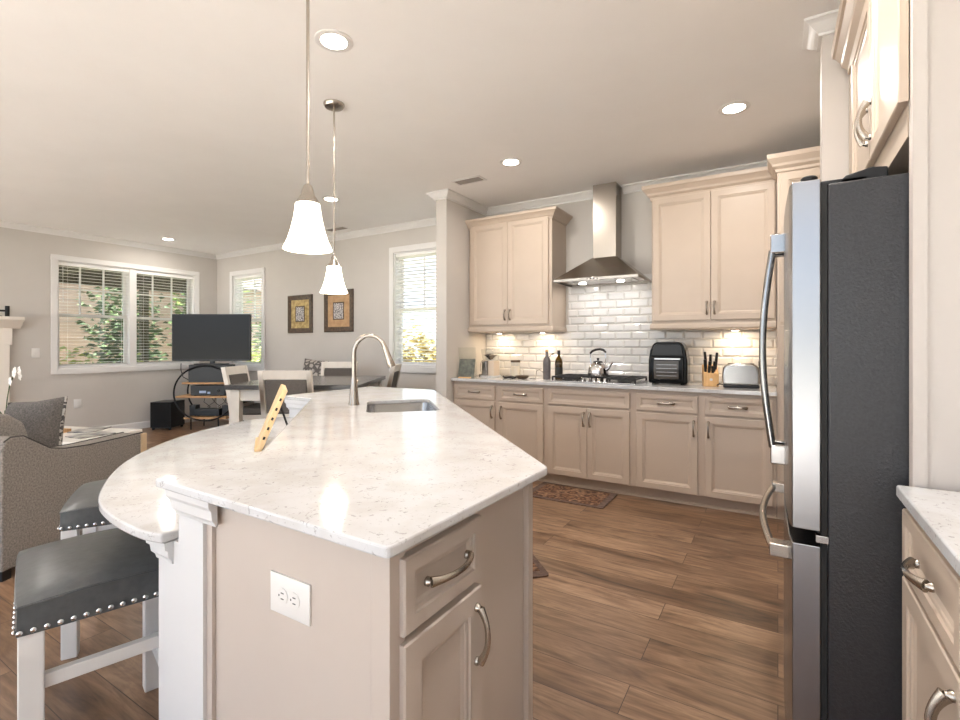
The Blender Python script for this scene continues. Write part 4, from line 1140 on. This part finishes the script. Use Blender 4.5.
# orchid
t = thing('orchid', 'white orchid in a pot at the left edge behind the armchair', 'plant', (-6.08, 1.56, .4555))
MB().lathe([(.045, 0), (.06, .01), (.07, .12), (.066, .12), (.055, .03), (0, .03)], n=20).build('pot', 'ceramic', t, smooth=True)
MB().lathe([(0, .10), (.064, .105)], n=16, cap=False).build('moss', 'stem', t)
MB().tube([(0, 0, .1), (.01, .01, .28), (.04, .02, .42), (.10, .04, .53), (.17, .06, .56)], .0045, 6).build('stem', 'stem', t, smooth=True)
for k in range(5):
    a = k*1.25; L = .17
    pts = [(0, 0, .11), (math.cos(a)*L*.5, math.sin(a)*L*.5, .19), (math.cos(a)*L, math.sin(a)*L, .155)]
    MB().tube(pts, [.012, .028, .004], 8, flat=.2).build('leaf', 'leaf_dark', t, smooth=True)
for (bx, by, bz) in ((.05, .03, .45), (.09, .045, .52), (.13, .04, .545), (.17, .06, .55), (.12, .08, .50)):
    k = MB()
    for q in range(5):
        a = q*2*PI/5
        k.blob((0, 0, 0), .022, .006, .016, 1, 8, 6, Matrix.Translation((bx+.022*math.cos(a), by-.01, bz+.022*math.sin(a))) @ Matrix.Rotation(-a, 4, 'Y'))
    k.blob((bx, by-.016, bz), .007, .007, .007, 1, 8, 6)
    k.build('blossom', 'orchid', t, smooth=True)

# ------------------------------------------------------------------ dining set (counter height)
DR = 31.5
DC = (-4.02, 3.37)
t = thing('dining_table', 'counter-height dining table with a dark grey top and white legs', 'table', (DC[0], DC[1], 0), DR)
tw, td = .59, .65
MB().box(-tw, tw, -td, td, .845, .885).build('tabletop', 'table_top', t, bevel=.004)
MB().box(-tw+.06, tw-.06, -td+.06, td-.06, .74, .845).build('apron', 'chair_white', t)
for sx in (-1, 1):
    for sy in (-1, 1):
        cx, cy = sx*(tw-.075), sy*(td-.075)
        MB().add([(cx-.04, cy-.04, .8449), (cx+.04, cy-.04, .8449), (cx+.04, cy+.04, .8449), (cx-.04, cy+.04, .8449), (cx-.028, cy-.028, 0), (cx+.028, cy-.028, 0), (cx+.028, cy+.028, 0), (cx-.028, cy+.028, 0)],
                 [(0,1,2,3),(7,6,5,4),(0,4,5,1),(1,5,6,2),(2,6,7,3),(3,7,4,0)]).build('leg', 'chair_white', t, bevel=.003)
def make_chair():
    t = thing('dining_chair', '', 'chair')
    w = .44  # local +y is forward; back at y=-.21
    for sx in (-1, 1):
        m = MB(); x = sx*(w/2-.02)
        pts = [(0, -.265, 0), (0, -.20, .35), (0, -.195, .60), (0, -.225, .80), (0, -.275, 1.03)]
        for a, b in zip(pts[:-1], pts[1:]):
            m.add([(x-.02, a[1]-.02, a[2]), (x+.02, a[1]-.02, a[2]), (x+.02, a[1]+.02, a[2]), (x-.02, a[1]+.02, a[2]),
                   (x-.02, b[1]-.02, b[2]), (x+.02, b[1]-.02, b[2]), (x+.02, b[1]+.02, b[2]), (x-.02, b[1]+.02, b[2])],
                  [(0,1,5,4),(1,2,6,5),(2,3,7,6),(3,0,4,7),(3,2,1,0),(4,5,6,7)])
        m.build('back_leg', 'chair_white', t, bevel=.002)
        MB().box(x-.02, x+.02, .17, .21, 0, .575).build('front_leg', 'chair_white', t, bevel=.002)
        MB().box(x-.011, x+.011, -.20, .17, .26, .295).build('side_stretcher', 'chair_white', t)
        MB().box(x-.012, x+.012, -.18, .17, .53, .58).build('side_rail', 'chair_white', t)
    MB().box(-w/2+.04, w/2-.04, .178, .202, .20, .24).build('footrest', 'chair_white', t)
    MB().box(-w/2+.04, w/2-.04, .178, .202, .53, .58).build('front_rail', 'chair_white', t)
    MB().box(-w/2+.04, w/2-.04, -.21, -.185, .53, .58).build('rear_rail', 'chair_white', t)
    m = MB().add([(-w/2+.035, -.272, .955), (w/2-.035, -.272, .955), (w/2-.035, -.242, .955), (-w/2+.035, -.242, .955),
               (-w/2+.035, -.288, 1.03), (w/2-.035, -.288, 1.03), (w/2-.035, -.26, 1.03), (-w/2+.035, -.26, 1.03)],
              [(3,2,1,0),(4,5,6,7),(0,1,5,4),(1,2,6,5),(2,3,7,6),(3,0,4,7)])
    m.build('top_rail', 'chair_white', t, bevel=.002)
    m = MB().add([(-w/2+.045, -.218, .665), (w/2-.045, -.218, .665), (w/2-.045, -.178, .665), (-w/2+.045, -.178, .665),
               (-w/2+.045, -.270, .952), (w/2-.045, -.270, .952), (w/2-.045, -.228, .952), (-w/2+.045, -.228, .952)],
              [(3,2,1,0),(4,5,6,7),(0,1,5,4),(1,2,6,5),(2,3,7,6),(3,0,4,7)])
    m.build('back_pad', 'upholstery', t, bevel=.008)
    MB().box(-w/2+.035, w/2-.035, -.216, -.186, .62, .66).build('lower_rail', 'chair_white', t)
    MB().box(-w/2+.003, w/2-.003, -.17, .215, .58, .645).build('seat', 'upholstery', t, bevel=.018, seg=3)
    return t
ch = make_chair(); ch['group'] = 'chairs around the dining table'
spots = [((0.06, -.66), 0, 'grey and white dining chair with its back to the viewer, behind the recipe stand'),
         ((-.47, -.16), -90, 'grey and white dining chair on the left side of the dining table, before the TV'),
         ((-.06, .80), 180, 'white dining chair at the far side of the dining table, by the patterned pillow'),
         ((.51, .26), 90, 'grey and white dining chair right of the dining table, behind the faucet')]
for i, ((dx, dy), rz, lab) in enumerate(spots):
    o = ch if i == 0 else copy_tree(ch)
    c, s_ = math.cos(R(DR)), math.sin(R(DR))
    o.location = (DC[0]+dx*c-dy*s_, DC[1]+dx*s_+dy*c, 0); o.rotation_euler = (0, 0, R(DR+rz)); o['label'] = lab
t = thing('dining_bench', 'dark upholstered bench against the far wall under the prints', 'bench', (-5.25, 4.42, 0), 0)
MB().box(-.55, .55, -.2, .2, .56, .65).build('seat', 'upholstery', t, bevel=.02, seg=3)
MB().box(-.54, .54, -.19, .19, .50, .56).build('apron', 'chair_white', t)
for sx in (-1, 1):
    for sy in (-1, 1): MB().box(sx*.50-.025, sx*.50+.025, sy*.16-.025, sy*.16+.025, 0, .50).build('leg', 'chair_white', t)
pillow('throw_pillow', 'patterned grey throw pillow propped against the far wall behind the table', (-5.31, 4.43, .852), (R(-10), R(5), R(14)), .38, .38, .13, 'art_pillow')

# ------------------------------------------------------------------ outdoors
struct(MB().box(-40, 20, -20, 40, -.35, -.25).build('ground', 'grass'))
struct(MB().box(-12, 4, -9, YF-.02, -.25, -.03).build('bounce_slab', 'bounce_pale'))  # unseen pale slab behind the camera, added to bounce sunlight onto the ceiling
def house(label, x0, x1, y0, y1, h, axis='y', wins=()):
    t = thing('house', label, 'building', ((x0+x1)/2, (y0+y1)/2, -.26))
    w, d = (x1-x0)/2, (y1-y0)/2
    MB().box(-w, w, -d, d, 0, h).build('house_wall', 'siding', t)
    rm = MB(); o_ = .4
    if axis == 'y':
        rm.add([(-w-o_, -d-o_, h), (w+o_, -d-o_, h), (w+o_, d+o_, h), (-w-o_, d+o_, h), (0, -d-o_, h+1.6), (0, d+o_, h+1.6)], [(0,1,2,3),(0,4,5,3),(1,2,5,4),(0,1,4),(2,3,5)])
    else:
        rm.add([(-w-o_, -d-o_, h), (w+o_, -d-o_, h), (w+o_, d+o_, h), (-w-o_, d+o_, h), (-w-o_, 0, h+1.6), (w+o_, 0, h+1.6)], [(0,1,2,3),(0,4,5,1),(2,5,4,3),(0,3,4),(1,2,5)])
    rm.build('house_roof', 'roof', t)
    return t
house('tan neighbouring house with lap siding beyond the wide window', -18.5, -13.5, 4.2, 12.0, 3.1)
house('pale neighbouring house far behind the window by the partition', -12, -5.5, 19.5, 24, 1.3, 'x')
t = thing('porch_roof', 'dark wooden porch roof just outside the wide window', 'porch', (-9.4, 3.6, 2.42))
MB().box(-1.15, 1.15, -3.2, 2.2, .10, .16).build('porch_ceiling', 'porch', t)
m = MB()
for k in range(8): m.box(-1.15, 1.15, -3.1+.7*k, -3.04+.7*k, .0, .10)
m.build('rafters', 'porch', t)
MB().box(-1.15, -1.03, -3.2, 2.2, -.12, .10).build('beam', 'porch', t)
for yy in (1.08, 1.95):
    MB().box(-1.15, -1.03, yy-.06, yy+.06, -2.67, -.12).build('post', 'porch', t)
def tree(name, label, x, y, h, r, m, n=1800, trunk=True, zc=None, leaf=.16, cat='tree', group=None):
    t = thing(name, label, cat, (x, y, -.25), 0, group); rnd = random.Random(hash((round(x*10), round(y*10))) & 0xffff)
    k = MB(); zc = zc if zc is not None else h-r
    for _ in range(n):
        while True:
            p = Vector((rnd.uniform(-1, 1), rnd.uniform(-1, 1), rnd.uniform(-1, 1)))
            if .35 < p.length < 1: break
        ww = .8+.4*math.sin(p.x*7+p.z*5)*math.sin(p.y*6)
        c = Vector((p.x*r*ww, p.y*r*ww, zc+p.z*(h-zc)*ww))
        if c.z < .02: c.z = abs(c.z)+.02
        q = rnd.uniform(.6, 1.3)*leaf
        T = Matrix.Translation(c) @ Matrix.Rotation(rnd.uniform(0, 6.3), 4, 'Z') @ Matrix.Rotation(rnd.uniform(-1.2, 1.2), 4, 'X')
        k.add([(-q*.5, 0, 0), (0, -q*.3, .02), (q*.6, 0, 0), (0, q*.3, .02)], [(0, 1, 2, 3)], T)
    k.build('foliage', m, t)
    if trunk: MB().tube([(0, 0, 0), (.04, .02, zc*.5), (0, 0, zc+.3*(h-zc))], [.12*h/4, .08*h/4, .04*h/4], 8).build('trunk', 'bark', t, smooth=True)
    return t
tree('leafy_tree', 'dark green leafy tree filling the middle of the wide window', -11.8, 4.95, 3.2, .85, 'leaf_dark', 2200, True, 1.35, .15)
tree('leafy_tree', 'taller green tree beyond the right half of the wide window', -12.0, 6.75, 4.0, .85, 'leaf', 1500, True, 2.5, .18)
tree('leafy_bush', 'pale green bush low in the left half of the wide window', -10.0, 3.38, 1.45, .5, 'leaf_light', 1300, False, .55, .11, 'bush')
tree('leafy_bush', 'pale green bush below the dark tree in the wide window', -10.2, 4.42, 1.3, .45, 'leaf_light', 900, False, .5, .11, 'bush')
tree('leafy_tree', 'green tree outside the narrow window beside the television', -11.5, 8.45, 2.5, .8, 'leaf', 1600, True, 1.4, .18)
tree('leafy_bush', 'light green bush outside the narrow window, below the tree', -10.0, 6.75, 1.5, .7, 'leaf_light', 1200, False, .7, .14, 'bush')
tree('hedge', 'yellowish hedge outside the window by the partition', -7.5, 9.4, 2.0, 1.5, 'hedge_dry', 2600, False, .8, .16, 'hedge')
